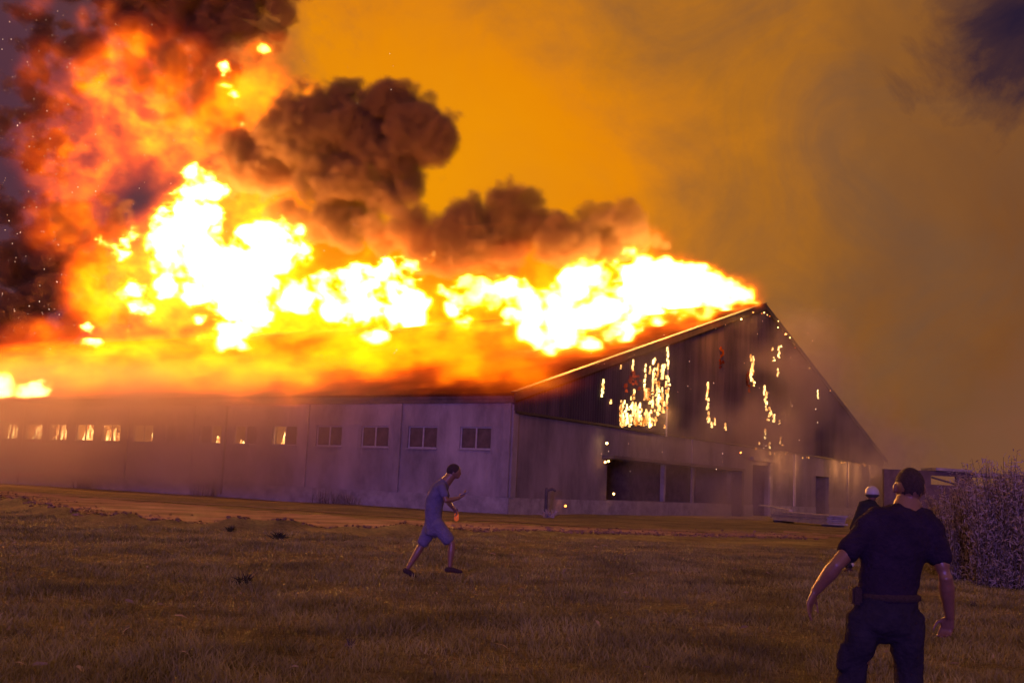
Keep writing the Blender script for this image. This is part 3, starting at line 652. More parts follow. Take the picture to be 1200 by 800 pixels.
# ------------------------------------------------------------------ sparks in the air
bm = bmesh.new()
def spark(px, py, Y_, r):
    P = at(px, py, Y_); M_ = Matrix.Translation(Vector(P)) @ Matrix.Rotation(random.random()*3, 4, 'X') @ Matrix.Rotation(random.random()*3, 4, 'Z')
    bmesh.ops.create_cone(bm, cap_ends=True, segments=4, radius1=r, radius2=r*.2, depth=r*2.6, matrix=M_)
for i in range(230):
    px = abs(random.gauss(0, 75)); py = random.uniform(10, 440); Y_ = random.uniform(38, 58); spark(px, py, Y_, random.uniform(.2, .48)/f_px*Y_*random.choice((1, 1, 1.5)))
for i in range(110):
    px = random.uniform(60, 480); py = random.uniform(60, 430); Y_ = random.uniform(45, 58); spark(px, py, Y_, random.uniform(.2, .45)/f_px*Y_)
for i in range(60):
    px = random.uniform(690, 1000); py = random.uniform(350, 560); Y_ = random.uniform(50, 60); spark(px, py, Y_, random.uniform(.25, .5)/f_px*Y_)
sp = mk('sparks', bm, fire_mat('spark_glow', 2.6, 3, (1, .35, .15), (1, .62, .42))); tag(sp, kind='stuff')
bm = bmesh.new()
for px, py in ((703, 519), (705, 540), (701, 541), (711, 578), (654, 603), (861, 530)):
    P = gp(px, min(py, 592)); ball(bm, (P[0], -.5, max(P[2], .1)), .075, 1)
o = mk('fallen_embers', bm, fire_mat('white_ember', 30, 1)); o.matrix_world = BM; tag(o, kind='stuff')

exec_people = True
# ================================================================== PEOPLE
skin = mat('skin', (.25, .13, .10), .38, .12, 12, .1, 60, .9)
navy = mat('navy_cotton', (.034, .022, .055), .9, .3, 9, .5, 40, .15)
navy2 = mat('dark_work_trousers', (.035, .03, .055), .9, .3, 9, .5, 30, .15)
hair_m = mat('short_dark_hair', (.075, .05, .06), .7, .3, 60, .6, 160, .2)
def finish(name, bm, m_, parent, vox=.009, sm=4, sub=False):
    fixn(bm); o = mk(name, bm, m_, parent, True)
    r = o.modifiers.new('r', 'REMESH'); r.mode = 'VOXEL'; r.voxel_size = vox; r.use_smooth_shade = True
    s = o.modifiers.new('s', 'SMOOTH'); s.iterations = sm; s.factor = .5
    return o
def finger(bm, base, d1, d2, d3, lens, r):
    p = Vector(base); pts = [p.copy()]
    for d, l_ in zip((d1, d2, d3), lens): p = p+Vector(d).normalized()*l_; pts.append(p.copy())
    tube(bm, pts, [r, r*.98, r*.9, r*.72], 8)
# ---- the man in the foreground, seen from behind
MY = 6.8
def mp(px, py, dy=0.): return Vector(at(px, py, MY+dy))
def person(px, Yd, label, cat='person'):
    return None
man_base = Vector(((at(1050, 700, MY)[0]), MY, float(hfun(at(1050, 700, MY)[0], MY))))
man = empty('person', man_base); tag(man, 'man seen from behind in dark t-shirt and trousers, arms held out, foreground right', 'person')
def rel(P, b): return Vector(P)-b
B_ = man_base
def r_(px, py, dy=0.): return mp(px, py, dy)-B_
bm = bmesh.new()
# torso core, neck, head
tube(bm, [r_(1040, 700), r_(1043, 672), r_(1050, 640), r_(1054, 615), r_(1058, 603)], [(.15, .10), (.145, .095), (.165, .105), (.165, .095), (.08, .07)], 20, (0, 1, 0))
tube(bm, [r_(1056, 612, .0), r_(1061, 601, .01), r_(1065, 587, .03)], [.105, .088, .08], 14, (0, 1, 0))
hc = r_(1066, 570.5, .03)
ball(bm, hc+Vector((0, .0, .010)), (.086, .104, .108), 3); ball(bm, hc+Vector((-.008, .055, -.045)), (.058, .055, .065), 3)
tube(bm, [hc+Vector((-.012, .09, .01)), hc+Vector((-.018, .125, -.022)), hc+Vector((-.015, .10, -.035))], [.012, .016, .012], 8)
for sx in (-1, 1): ball(bm, hc+Vector((sx*.092, .008, -.014)), (.011, .02, .033), 2, Matrix.Rotation(sx*.25, 4, 'Z'))
# arms
def arm(bm, sh, el, wr, hand, k=1.):
    tube(bm, [sh, sh.lerp(el, .35), sh.lerp(el, .75), el, el.lerp(wr, .25), el.lerp(wr, .6), wr], [.062*k, .057*k, .046*k, .043*k, .049*k, .039*k, .029*k], 14)
shL, elL, wrL = r_(1010, 628), r_(980, 662, -.06), r_(955, 693, .04)
arm(bm, shL, elL, wrL, None)
shR, elR, wrR = r_(1094, 630), r_(1108, 676, -.05), r_(1113, 722, .06)
arm(bm, shR, elR, wrR, None)
# left hand: hanging, slightly curled, back of the hand outwards
def hand(bm, wr, palm_dir, out, palm_n, curl, k=1.):
    """palm_dir: wrist->knuckles; out: towards the thumb side; palm_n: palm normal (fingers curl towards it)"""
    pd = Vector(palm_dir).normalized(); ot = Vector(out); ot = (ot-pd*ot.dot(pd)).normalized(); pn = pd.cross(ot); 
    if pn.dot(Vector(palm_n)) < 0: pn = -pn
    kn = wr+pd*.088*k
    tube(bm, [wr-pd*.012, wr+pd*.02, wr+pd*.055, kn], [(.026*k, .02*k), (.032*k, .018*k), (.04*k, .017*k), (.041*k, .014*k)], 14, pn)
    for i, (o_, ln, r) in enumerate(((.031, (.042, .026, .02), .0092), (.0105, (.047, .03, .021), .0095), (-.0105, (.043, .028, .02), .009), (-.030, (.034, .021, .018), .0078))):
        a1 = curl*(.5+.13*i); a2 = curl*(1.25+.1*i); a3 = curl*(1.8+.1*i); sp_ = ot*(o_*1.6)
        D = lambda a: pd*math.cos(a)+pn*math.sin(a)+sp_
        finger(bm, kn+ot*o_*k-pd*.008, D(a1), D(a2), D(a3), [x*k for x in ln], r*k)
    tb = wr+pd*.028*k+ot*.026*k
    finger(bm, tb, pd*.6+ot*.75+pn*.25, pd*.85+ot*.25+pn*.45, pd*.9+pn*.6, [.04*k, .032*k, .026*k], .0108*k)
hand(bm, wrL, r_(948, 710, .03)-wrL, (.6, .65, 0), (.8, -.5, 0), .42, 1.05)
hand(bm, wrR, r_(1108, 741, .1)-wrR, (-.75, .5, 0), (-.6, -.8, .1), 1.15, 1.05)
# hips, legs
hipL, hipR = r_(1016, 728), r_(1059, 728)
knL, anL = r_(999, 800, .08), r_(985, 862, -.08); knR, anR = r_(1064, 802, .06), r_(1070, 866, -.02)
anL.z = .09; anR.z = .09
for h_, k_, a_ in ((hipL, knL, anL), (hipR, knR, anR)):
    tube(bm, [h_, h_.lerp(k_, .5), k_, k_.lerp(a_, .35), a_], [.09, .078, .058, .056, .038], 14)
finish('body', bm, skin, man, .0085, 3).name = 'body'
# t-shirt
bm = bmesh.new()
tube(bm, [r_(1040, 704), r_(1040, 690), r_(1043, 668), r_(1046, 645), r_(1051, 627), r_(1056, 610), r_(1061, 599, .01)],
     [(.192, .13), (.182, .122), (.186, .12), (.208, .13), (.235, .135), (.205, .122), (.10, .092)], 26, (0, 1, 0))
tube(bm, [r_(1066, 602, .02), r_(1032, 610, .0), r_(1008, 623)], [.085, .095, .082], 14); tube(bm, [r_(1058, 603, .02), r_(1081, 611, .0), r_(1095, 626)], [.085, .095, .082], 14)
tube(bm, [r_(1022, 618), shL, shL.lerp(elL, .45), shL.lerp(elL, .62)], [.09, .084, .074, .072], 16)
tube(bm, [r_(1082, 620), shR, shR.lerp(elR, .4), shR.lerp(elR, .62)], [.09, .082, .073, .072], 16)
shirt = finish('t_shirt', bm, navy, man, .013, 5)
def folds(o, strength=.02, size=.12, seed=0, depth=2):
    tx = bpy.data.textures.new('fold', 'CLOUDS'); tx.noise_scale = size; tx.noise_depth = depth
    d = o.modifiers.new('f', 'DISPLACE'); d.texture = tx; d.strength = strength; d.mid_level = .5; d.texture_coords = 'LOCAL'
folds(shirt, .028, .11)
bm = bmesh.new()
tube(bm, [r_(1040, 690), r_(1039, 704), r_(1037, 726), r_(1036, 738)], [(.175, .12), (.187, .125), (.205, .135), (.20, .13)], 20, (0, 1, 0))
for h_, k_, a_, ox in ((hipL, knL, anL, -.02), (hipR, knR, anR, .02)):
    h2 = h_+Vector((ox, 0, 0)); tube(bm, [h2+Vector((0, 0, .04)), h2.lerp(k_, .4), k_+Vector((ox*.5, 0, 0)), k_.lerp(a_, .45), a_+Vector((0, 0, .02))], [.102, .102, .092, .085, .078], 16)
tube(bm, [r_(992, 755, .02), r_(987, 782, .03)], [.05, .045], 10)          # side pocket bulge
tr = finish('trousers', bm, navy2, man, .014, 5); folds(tr, .035, .10)
bm = bmesh.new(); tube(bm, [r_(1041, 696), r_(1041, 701)], [(.196, .136), (.197, .137)], 24, (0, 1, 0)); mk('belt', bm, hair_m, man, True)
bm = bmesh.new(); c_ = r_(1003, 696, -.04); box(bm, c_.x-.03, c_.x+.03, c_.y-.04, c_.y+.05, c_.z-.06, c_.z+.05); bmesh.ops.bevel(bm, geom=bm.edges[:], offset=.012, segments=2, affect='EDGES'); mk('belt_pouch', bm, hair_m, man)
bm = bmesh.new(); ball(bm, hc+Vector((.0, -.003, .013)), (.0870, .1050, .1088), 4)
for f in [v_ for v_ in bm.verts if v_.co.z < hc.z-.050+random.uniform(-.012, .012) or (v_.co.z < hc.z+.025 and abs(v_.co.x-hc.x) > .070+random.uniform(-.004, .004)) or (v_.co.y > hc.y+.055 and v_.co.z < hc.z+.06)]: bm.verts.remove(f)
mk('hair', bm, hair_m, man, True)
for a_, kx in ((anL, 0), (anR, 1)):
    bm = bmesh.new(); tube(bm, [a_+Vector((0, -.07, -.045)), a_+Vector((0, .03, -.04)), a_+Vector((0, .15, -.055)), a_+Vector((0, .2, -.06))], [(.04, .045), (.045, .05), (.048, .034), (.04, .025)], 12, (0, 0, 1))
    finish('boot', bm, hair_m, man, .012, 2)

# ---- the walking man in profile, looking at a phone
WY = 17.5
wb = Vector(ground(507, 672)); wb.y = WY; wb.z = 0
walker = empty('person', wb); tag(walker, 'man walking across the grass in profile, head bent over a phone', 'person')
def q_(px, py, dy=0.): return Vector(at(px, py, WY+dy))-wb
def lim(bm, pts, rad, n=12): tube(bm, pts, rad, n, (0, 1, 0))
bm = bmesh.new()
lim(bm, [q_(509, 612), q_(509, 600), q_(510, 585), q_(516, 572), q_(521, 565)], [(.12, .15), (.115, .15), (.125, .17), (.115, .18), (.06, .09)], 18)
lim(bm, [q_(519, 568), q_(524.5, 562), q_(529.5, 556)], [.10, .085, .075])
hw = q_(532, 552)
ball(bm, hw, (.110, .084, .112), 3, Matrix.Rotation(.45, 4, 'Y')); ball(bm, hw+Vector((.045, 0, -.062)), (.06, .052, .055), 3)
lim(bm, [hw+Vector((.085, 0, .0)), hw+Vector((.112, 0, -.035)), hw+Vector((.085, 0, -.05))], [.012, .015, .012], 8)
for sy in (-1, 1): ball(bm, hw+Vector((-.005, sy*.078, -.02)), (.02, .01, .03), 2)
nsh, fsh = q_(517.5, 570, -.19), q_(519, 570, .19)
nel, nwr = q_(523, 587, -.24), q_(538, 583, -.1)
lim(bm, [nsh, nsh.lerp(nel, .4), nel, nel.lerp(nwr, .35), nwr], [.06, .05, .04, .042, .028])
fel, fwr = q_(525, 588, .24), q_(532, 596, .08)
lim(bm, [fsh, fsh.lerp(fel, .4), fel, fel.lerp(fwr, .35), fwr], [.058, .048, .039, .04, .028])
hand(bm, nwr, q_(545, 578.5, -.06)-nwr, (0, .8, .5), (0.2, .3, 1), .5, 1.05)
hand(bm, fwr, q_(534.5, 601, .05)-fwr, (.6, -.6, 0), (0, -1, 0), .9, 1.05)
hipb, hipf = q_(507, 613, .08), q_(511, 613, -.09)
kb, ab = q_(493.5, 640, .1), q_(477.5, 666, .12); kf, af = q_(529.5, 637, -.1), q_(527, 664, -.1)
for h_, k_, a_ in ((hipb, kb, ab), (hipf, kf, af)):
    t_ = (a_-k_).normalized()
    lim(bm, [h_, h_.lerp(k_, .5), k_, k_.lerp(a_, .3), k_.lerp(a_, .7), a_], [.10, .085, .06, .062, .045, .036])
finish('body', bm, skin, walker, .011, 3)
shirt2 = mat('violet_grey_tee', (.17, .155, .30), .85, .2, 6, .4, 30, .2); short2 = mat('pale_shorts', (.19, .175, .32), .85, .2, 6, .4, 30, .2)
bm = bmesh.new()
lim(bm, [q_(508, 617), q_(508, 603), q_(509.5, 586), q_(515, 573), q_(521.5, 563.5)], [(.145, .17), (.137, .165), (.148, .185), (.14, .20), (.085, .11)], 20)
for s_, e_ in ((nsh, nel), (fsh, fel)): lim(bm, [s_+Vector((0, .04 if s_ is nsh else -.04, .01)), s_, s_.lerp(e_, .5), s_.lerp(e_, .68)], [.08, .076, .066, .066])
ts = finish('t_shirt', bm, shirt2, walker, .016, 4); folds(ts, .03, .14)
bm = bmesh.new()
lim(bm, [q_(508.5, 606), q_(508, 616), q_(509, 624)], [(.14, .165), (.15, .17), (.14, .16)], 16)
for h_, k_ in ((hipb, kb), (hipf, kf)): lim(bm, [h_, h_.lerp(k_, .5), h_.lerp(k_, .88)], [.118, .112, .098])
st_ = finish('shorts', bm, short2, walker, .018, 4); folds(st_, .03, .14)
bm = bmesh.new(); ball(bm, hw+Vector((-.008, 0, .008)), (.112, .087, .113), 4, Matrix.Rotation(.45, 4, 'Y'))
for v_ in [v_ for v_ in bm.verts if v_.co.z < hw.z-.05+(.9*(v_.co.x-hw.x)) or v_.co.x > hw.x+.085]: bm.verts.remove(v_)
mk('hair', bm, hair_m, walker, True)
for a_, ang_ in ((ab, -.45), (af, .0)):
    bm = bmesh.new(); dx = Vector((math.cos(ang_), 0, math.sin(ang_)))
    lim(bm, [a_-dx*.06+Vector((0, 0, -.045)), a_+dx*.04+Vector((0, 0, -.04)), a_+dx*.14+Vector((0, 0, -.06)), a_+dx*.2+Vector((0, 0, -.065))], [(.04, .045), (.045, .045), (.035, .045), (.022, .035)])
    finish('shoe', bm, hair_m, walker, .012, 2)
bm = bmesh.new(); box(bm, -.08, .08, -.038, .038, -.005, .005); bmesh.ops.bevel(bm, geom=bm.edges[:], offset=.003, segments=2, affect='EDGES')
ph = mk('phone', bm, mat('black_phone', (.02, .02, .025), .2, spec=.5)); ph.location = q_(544.5, 578, -.07)+wb; ph.rotation_euler = (0, -.45, 0)
tag(ph, 'black phone in the raised hand of the walking man', 'phone')
bt = empty('bottle', q_(535, 604, .05)+wb); tag(bt, 'small orange bottle with added glow in the lowered hand of the walking man', 'bottle')
bm = bmesh.new(); tube(bm, [(0, 0, -.07), (0, 0, -.05), (0, 0, .02), (0, 0, .045), (0, 0, .07)], [.034, .038, .036, .02, .014], 16)
mk('glass', bm, mat('amber_glass_glow', (.7, .12, .02), .15, .3, 20, emit=((1, .16, .05), .3)), bt, True)  # weak emission stands in for light reflected by the bottle
bm = bmesh.new(); tube(bm, [(0, 0, .071), (0, 0, .095)], [.02, .02], 12); mk('cap', bm, hair_m, bt, True)

# ---- firefighter behind the foreground man
FY = 23.
fb = Vector((at(1003, 640, FY)[0], FY, 0)); ff = empty('person', fb); tag(ff, 'firefighter in white helmet and dark coat half hidden behind the man in front', 'person')
def z_(px, py, dy=0.): return Vector(at(px, py, FY+dy))-fb
bm = bmesh.new()
tube(bm, [z_(1008, 628), z_(1012, 610), z_(1019, 596), z_(1021, 588)], [(.17, .12), (.17, .12), (.2, .13), (.07, .07)], 16, (0, 1, 0))
ball(bm, z_(1022, 581.5), (.085, .1, .12), 3)
tube(bm, [z_(1011, 597), z_(1002, 612), z_(997, 622, .1)], [.06, .05, .035], 12); tube(bm, [z_(1029, 597), z_(1034, 612), z_(1030, 622, .2)], [.06, .05, .035], 12)
hand(bm, z_(997, 622, .1), (-.1, .2, -1), (.3, 1, 0), (1, 0, 0), .5, 1.1); hand(bm, z_(1030, 622, .2), (0, .2, -1), (-.3, 1, 0), (-1, 0, 0), .5, 1.1)
for h_, k_, a_ in ((z_(1004, 630), z_(997, 648, .1), z_(994, 666, -.05)), (z_(1012, 630), z_(1015, 650, .1), z_(1016, 667, -.05))):
    tube(bm, [h_, k_, a_], [.09, .065, .045], 12)
finish('body', bm, skin, ff, .013, 3)
coat = mat('turnout_coat', (.03, .028, .035), .8, .3, 6, .3, 20)
bm = bmesh.new()
tube(bm, [z_(1007, 634), z_(1010, 618), z_(1015, 604), z_(1020, 593), z_(1021.5, 587)], [(.22, .17), (.21, .16), (.23, .165), (.25, .15), (.11, .1)], 20, (0, 1, 0))
tube(bm, [z_(1014, 594), z_(1010, 599), z_(1002, 612), z_(998, 620, .08)], [.085, .085, .075, .06], 12); tube(bm, [z_(1026, 594), z_(1030, 599), z_(1034, 612), z_(1031, 620, .18)], [.085, .085, .075, .06], 12)
co_ = finish('coat', bm, coat, ff, .018, 3); folds(co_, .03, .15)
bm = bmesh.new()
for h_, k_, a_ in ((z_(1004, 630), z_(997, 648, .1), z_(994, 666, -.05)), (z_(1012, 630), z_(1015, 650, .1), z_(1016, 667, -.05))):
    tube(bm, [h_, k_, a_+Vector((0, 0, .04))], [.115, .10, .09], 14)
finish('trousers', bm, coat, ff, .018, 3)
refl = mat('reflective_band', (.75, .72, .6), .35, spec=.6)
for P, r in ((z_(996.3, 650, .08), .112), (z_(995, 661, 0), .104), (z_(1015.3, 652, .08), .112), (z_(1015.8, 662, 0), .104)):
    bm = bmesh.new(); tube(bm, [P+Vector((0, 0, .025)), P-Vector((0, 0, .025))], [r, r], 16); mk('reflective_band', bm, refl, ff, True)
for sx in (994, 1016):
    bm = bmesh.new(); P = z_(sx, 667, -.05); P.z = .05; tube(bm, [P+Vector((0, -.1, 0)), P+Vector((0, .05, 0)), P+Vector((0, .2, -.01))], [(.055, .06), (.06, .06), (.05, .04)], 12, (0, 0, 1)); mk('boot', bm, hair_m, ff, True)
hel = empty('helmet', z_(1022, 578)+fb); tag(hel, 'white rounded helmet worn by the firefighter behind the foreground man', 'helmet')
bm = bmesh.new(); ball(bm, (0, 0, 0), (.145, .165, .16), 4)
for v_ in [v_ for v_ in bm.verts if v_.co.z < -.03]: bm.verts.remove(v_)
hs = mk('shell', bm, mat('white_helmet', (.5, .5, .55), .3, spec=.5), hel, True); hs.modifiers.new('s', 'SOLIDIFY').thickness = .01
bm = bmesh.new(); tube(bm, [(0, .0, -.022), (0, 0, -.04)], [(.150, .172), (.148, .170)], 24, (0, 1, 0)); mk('brim', bm, mat('helmet_trim', (.08, .08, .09), .5), hel, True)

# ================================================================== PLANTS, DEBRIS, FAR BUILDING
leaf_m = mat('pale_reed_leaf', (.50, .42, .40), .8, .35, 5, spec=.15); stem_m = mat('reed_stem', (.13, .11, .09), .9, .3, 4, spec=.1)
def leaf_mesh(name, centers, dirs, ln, wd):
    """n leaves as bent two-quad strips"""
    n = len(centers); d = dirs/np.linalg.norm(dirs, axis=1)[:, None]; r = rng.normal(size=(n, 3)); s = np.cross(d, r); s /= np.linalg.norm(s, axis=1)[:, None]
    ln = ln[:, None]; wd = wd[:, None]; p0 = centers; p1 = centers+d*ln*.5; p2 = centers+d*ln+np.array([0, 0, -1.])*ln*.22
    vs = np.stack([p0-s*wd*.3, p0+s*wd*.3, p1+s*wd*.5, p1-s*wd*.5, p2], 1).reshape(-1, 3); b = np.arange(n)[:, None]*5
    me = bpy.data.meshes.new(name); me.vertices.add(len(vs)); me.vertices.foreach_set('co', vs.ravel())
    loops = np.concatenate([b+np.array([[0, 1, 2, 3]]), b+np.array([[3, 2, 4]])], 1).ravel()
    tot = np.tile([4, 3], n); st = np.concatenate([[0], np.cumsum(tot)[:-1]])
    me.loops.add(len(loops)); me.loops.foreach_set('vertex_index', loops.astype(np.int32)); me.polygons.add(len(tot)); me.polygons.foreach_set('loop_start', st.astype(np.int32)); me.update(calc_edges=True)
    return me
def thicket(base, rx, ry, h, ns, nl, label, grp):
    t = empty('shrub', base); tag(t, label, 'shrub', grp)
    bm = bmesh.new(); C_ = []; D_ = []
    for i in range(ns):
        a = random.uniform(0, 6.28); r = math.sqrt(random.random()); x, y = rx*r*math.cos(a), ry*r*math.sin(a); hh = h*random.uniform(.6, 1.2)*(1-.2*r*r)
        lx, ly = random.gauss(0, .12)*hh+x*.15, random.gauss(0, .12)*hh; P = [Vector((x+lx*t_**1.5, y+ly*t_**1.5, hh*t_)) for t_ in (0, .35, .7, 1)]
        tube(bm, P, [.012, .010, .007, .003], 4, caps=False)
        for j in range(nl):
            t_ = random.uniform(.01, 1); k_ = min(2, int(t_*3)); C_.append(P[k_].lerp(P[k_+1], t_*3-k_)+Vector((random.gauss(0, .05), random.gauss(0, .05), 0))); D_.append((random.gauss(0, 1), random.gauss(0, 1), random.uniform(.2, 1.9)))
    mk('stems', bm, stem_m, t); n = len(C_)
    mk('foliage', leaf_mesh('foliage', np.array(C_), np.array(D_), rng.uniform(.04, .16, n), rng.uniform(.007, .022, n)), leaf_m, t)
    return t
for px, py, rx, h, lab in ((1118, 672, .42, 1.55, 'leftmost and thinnest leafy shrub of the thicket right of the foreground man'), (1143, 682, .55, 1.85, 'second shrub from the left in the thicket right of the foreground man'),
                           (1178, 688, .65, 2.15, 'tallest bushy shrub of the thicket at the right edge of the photo'), (1212, 692, .6, 2.0, 'rightmost shrub of the thicket, cut off by the photo edge')):
    P = ground(px, py); P = Vector((P[0], P[1], 0)); thicket(P, rx, rx*1.2, h, 190, 80, lab, 'shrubs of the thicket on the right')
for px, py, rx, h, lab in ((1150, 655, .7, 1.9, 'rear shrub of the thicket behind the tall one'),):
    P = ground(px, py); thicket(Vector((P[0], P[1], 0)), rx, rx, h, 150, 40, lab, 'shrubs of the thicket on the right')
def weed(px, py, h, n, label, spread=.5, m_=None, name='weed'):
    P = ground(px, py); z0 = float(hfun(P[0], P[1])); t = empty(name, (P[0], P[1], z0)); C_ = np.zeros((n, 3)); C_[:, :2] = rng.normal(size=(n, 2))*h*.18; D_ = rng.normal(size=(n, 3))*spread; D_[:, 2] = np.abs(D_[:, 2])+.5
    mk('leaves', leaf_mesh('leaves', C_, D_, rng.uniform(.5, 1.1, n)*h, rng.uniform(.06, .12, n)*h), m_ or leaf_m, t); bm = bmesh.new()
    for i in range(5): tube(bm, [(0, 0, 0), Vector((random.gauss(0, .3)*h, random.gauss(0, .3)*h, h*.8))], [.008, .003], 5)
    mk('stalk', bm, stem_m, t); return tag(t, label, 'plant')
dk_leaf = mat('dark_weed_leaf', (.05, .055, .03), .8, .3, 5)
weed(285, 681, .22, 60, 'dark spiky weed tuft on the grass left of the walking man', .7, dk_leaf)
weed(1140, 712, .1, 40, 'small dark weed tuft on the grass right of the foreground man', .9, dk_leaf)
weed(1030, 641, .3, 30, 'weed behind the firefighter at the edge of the grass', .6, dk_leaf)
weed(270, 625, .22, 40, 'weed growing on the ragged bank by the dirt track', .6, dk_leaf)
weed(327, 633, .3, 46, 'rounded weed tuft on the bank edge above the spiky weed', .6, dk_leaf)
weed(410, 760, .09, 26, 'pale dry weed low in the grass at the bottom of the photo', .9)
for s, h, lab in ((24., 1.5, 'tall dry weeds against the long wall beside the downpipe'), (13., .9, 'dry weeds at the foot of the long wall below the fourth window'), (11.3, .7, 'short weeds at the long wall left of the walking man'), (37., 1.0, 'dry weeds at the long wall below the burning windows')):
    P = bw(-.7, s, 0); t = thicket(Vector(P), 1.1, .5, h, 40, 16, lab, 'weeds along the long wall')
    t.rotation_euler.z = math.atan2(u[1], u[0])
# post with a spike light by the gable corner
P = bw(2.0, -1.2, 0); t = empty('hydrant_post', P); tag(t, 'dark standpipe with side outlet before the gable wall near the corner', 'standpipe')
bm = bmesh.new(); tube(bm, [(0, 0, 0), (0, 0, 1.35), (0, 0, 1.5)], [.10, .10, .07], 10); mk('pipe', bm, fascia_m, t, True)
bm = bmesh.new(); tube(bm, [(0, 0, 1.35), (.32, 0, 1.48), (.5, 0, 1.36)], [.07, .08, .06], 8); mk('outlet', bm, fascia_m, t, True)
P = ground(642, 606); t = weed(642, 607, .7, 50, 'pale bushy weed in front of the gable wall near the standpipe', .6)
# stack of pale boards at the gable foot
P1 = ground(916, 611.5); P2 = ground(983, 617.5); dd = Vector(P2-P1); Lb = dd.length; a_ = math.atan2(dd.y, dd.x)
t = empty('board_stack', (P1[0], P1[1], 0), a_); tag(t, 'stack of long pale boards on the ground before the gable', 'boards')
pale = mat('pale_board', (.45, .40, .36), .7, .3, 2, .2, 12)
for i in range(5):
    bm = bmesh.new(); off = random.uniform(-.3, .3); box(bm, off, Lb+off*.6, -.7+random.uniform(-.05, .05), .5, .12+i*.115, .12+i*.115+.1); mk('board', bm, pale, t)
for x_ in (.4, Lb-.6): bm = bmesh.new(); box(bm, x_, x_+.15, -.8, .6, 0, .117); mk('bearer', bm, stem_m, t)
bm = bmesh.new(); box(bm, -2.6, 1.8, -.3, .0, .0, .1)
o = mk('plank', bm, pale); o.location = (P1[0]-.2, P1[1]-.4, .82); o.rotation_euler = (0, math.radians(3), a_); tag(o, 'long plank lying across the top of the board stack', 'plank')
# clods and stones on the track
def clods(name, n, xr, m_, smin, smax, fy):
    bm = bmesh.new()
    for i in range(n):
        x = random.uniform(*xr); y = fy(x)+abs(random.gauss(0, 2.8)); r = random.uniform(smin, smax)
        ball(bm, (x, y, float(hfun(x, y))+r*.3), (r*random.uniform(.7, 1.6), r, r*.6), 1, Matrix.Rotation(random.random()*3, 4, 'Z'))
    for v_ in bm.verts: v_.co += Vector((random.gauss(0, 1), random.gauss(0, 1), random.gauss(0, 1)))*.015
    return tag(mk(name, bm, m_), kind='stuff')
clods('loose_clods', 2200, (-30, 12), dirt, .015, .06, lambda x: float(bank(x))+.6)
# ruined low building far right
rb0 = Vector(at(1036, 590, 96.)); rb = empty('ruined_shed', (rb0.x, 96., 0)); tag(rb, 'low roofless brick shed with empty window openings far behind the thicket', 'building')
brick = mat('old_brick', (.17, .12, .11), .9, .4, 1, .3, 5)
def xx_(px): return at(px, 560, 96.)[0]-rb0.x
def zz_(px, py): return at(px, py, 96.)[2]
zt = zz_(1100, 552)
bm = bmesh.new(); cols = [(1036, 1091), (1121, 1139), (1168, 1178), (1198, 1240)]; z1 = zz_(1105, 568); z2 = zz_(1105, 557.5)
for a, b in cols: box(bm, xx_(a), xx_(b), 0, .4, -.1, zt)
for a, b in ((1091, 1121), (1139, 1168), (1178, 1198)): box(bm, xx_(a), xx_(b), 0.002, .398, -.1, z1); box(bm, xx_(a), xx_(b), 0.002, .398, z2, zt)
mk('wall', bm, brick, rb)
bm = bmesh.new(); prism(bm, [(xx_(1094), zt+.05), (xx_(1136), zt-.0), (xx_(1136), zt+.22), (xx_(1094), zt+.3)], 'y', -.6, 3.); box(bm, xx_(1140), xx_(1185), -.5, 2.5, zt-.25, zt-.05); mk('broken_roof_slab', bm, plinth_m, rb)
bm = bmesh.new(); a, b = Vector((xx_(1093), .2, zz_(1093, 559))), Vector((xx_(1120), .2, zz_(1120, 567))); tube(bm, [a, b], [.09, .09], 6); mk('fallen_beam', bm, dark_int, rb)

n = 150; Yl = rng.uniform(7, 30, n); Xl = rng.uniform(-.5, .5, n)*Yl
C_ = np.stack([Xl, Yl, hfun(Xl, Yl)+.05], 1); D_ = rng.normal(size=(n, 3)); D_[:, 2] *= .25
lit = mk('leaf_litter', leaf_mesh('leaf_litter', C_, D_, rng.uniform(.03, .16, n), rng.uniform(.01, .035, n)), mat('dry_leaf', (.5, .40, .24), .8, .4, 3)); tag(lit, kind='stuff')
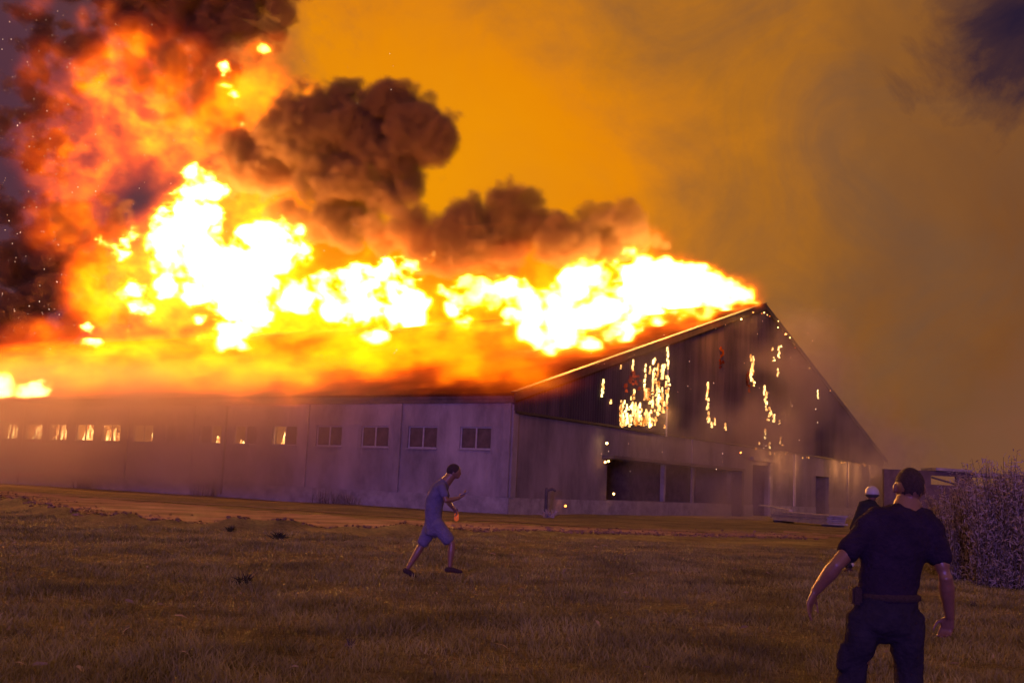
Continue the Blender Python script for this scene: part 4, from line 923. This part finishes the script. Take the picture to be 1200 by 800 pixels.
# grass: real blades, coarser with distance
n = 230000; rr = rng.random(n)
Yg = 6.3*(34/6.3)**(rr**.85); Xg = rng.uniform(-.53, .53, n)*Yg*1.05
clump = vnoise((Xg*.9+50).astype(np.float32), (Yg*.9).astype(np.float32), np.zeros(n, np.float32), 5)*.6+vnoise((Xg*3+50).astype(np.float32), (Yg*3).astype(np.float32), np.zeros(n, np.float32), 6)*.4
keep = (clump > rng.uniform(.0, .62, n)) & (Yg < bank(Xg)-.3); Xg, Yg, clump = Xg[keep], Yg[keep], clump[keep]; n = len(Xg)
Zg = hfun(Xg, Yg); hgt = rng.uniform(.025, .08, n)*(.45+clump**2*2.0)*np.clip(1.25-Yg/60, .5, 1.2); wdt = .0028*np.clip(Yg/7, 1, 4)*rng.uniform(.6, 1.4, n)
a = rng.uniform(0, 6.28, n); sx = np.cos(a)*wdt; sy = np.sin(a)*wdt; lx = rng.normal(size=n)*hgt*.7; ly = rng.normal(size=n)*hgt*.7
vs = np.stack([np.stack([Xg-sx, Yg-sy, Zg-.01], 1), np.stack([Xg+sx, Yg+sy, Zg-.01], 1), np.stack([Xg+lx*.4+sx*.7, Yg+ly*.4+sy*.7, Zg+hgt*.6], 1), np.stack([Xg+lx*.4-sx*.7, Yg+ly*.4-sy*.7, Zg+hgt*.6], 1), np.stack([Xg+lx, Yg+ly, Zg+hgt], 1)], 1).reshape(-1, 3)
b = np.arange(n)[:, None]*5; me = bpy.data.meshes.new('grass'); me.vertices.add(len(vs)); me.vertices.foreach_set('co', vs.ravel())
loops = np.concatenate([b+np.array([[0, 1, 2, 3]]), b+np.array([[3, 2, 4]])], 1).ravel(); tot = np.tile([4, 3], n); st = np.concatenate([[0], np.cumsum(tot)[:-1]])
me.loops.add(len(loops)); me.loops.foreach_set('vertex_index', loops.astype(np.int32)); me.polygons.add(len(tot)); me.polygons.foreach_set('loop_start', st.astype(np.int32)); me.update(calc_edges=True)
gr = mk('grass', me, mat('grass_blade', (.40, .37, .15), .8, .5, .7, spec=.1, col2=(.14, .13, .06))); tag(gr, kind='stuff')
print('done', time.time()-T0)
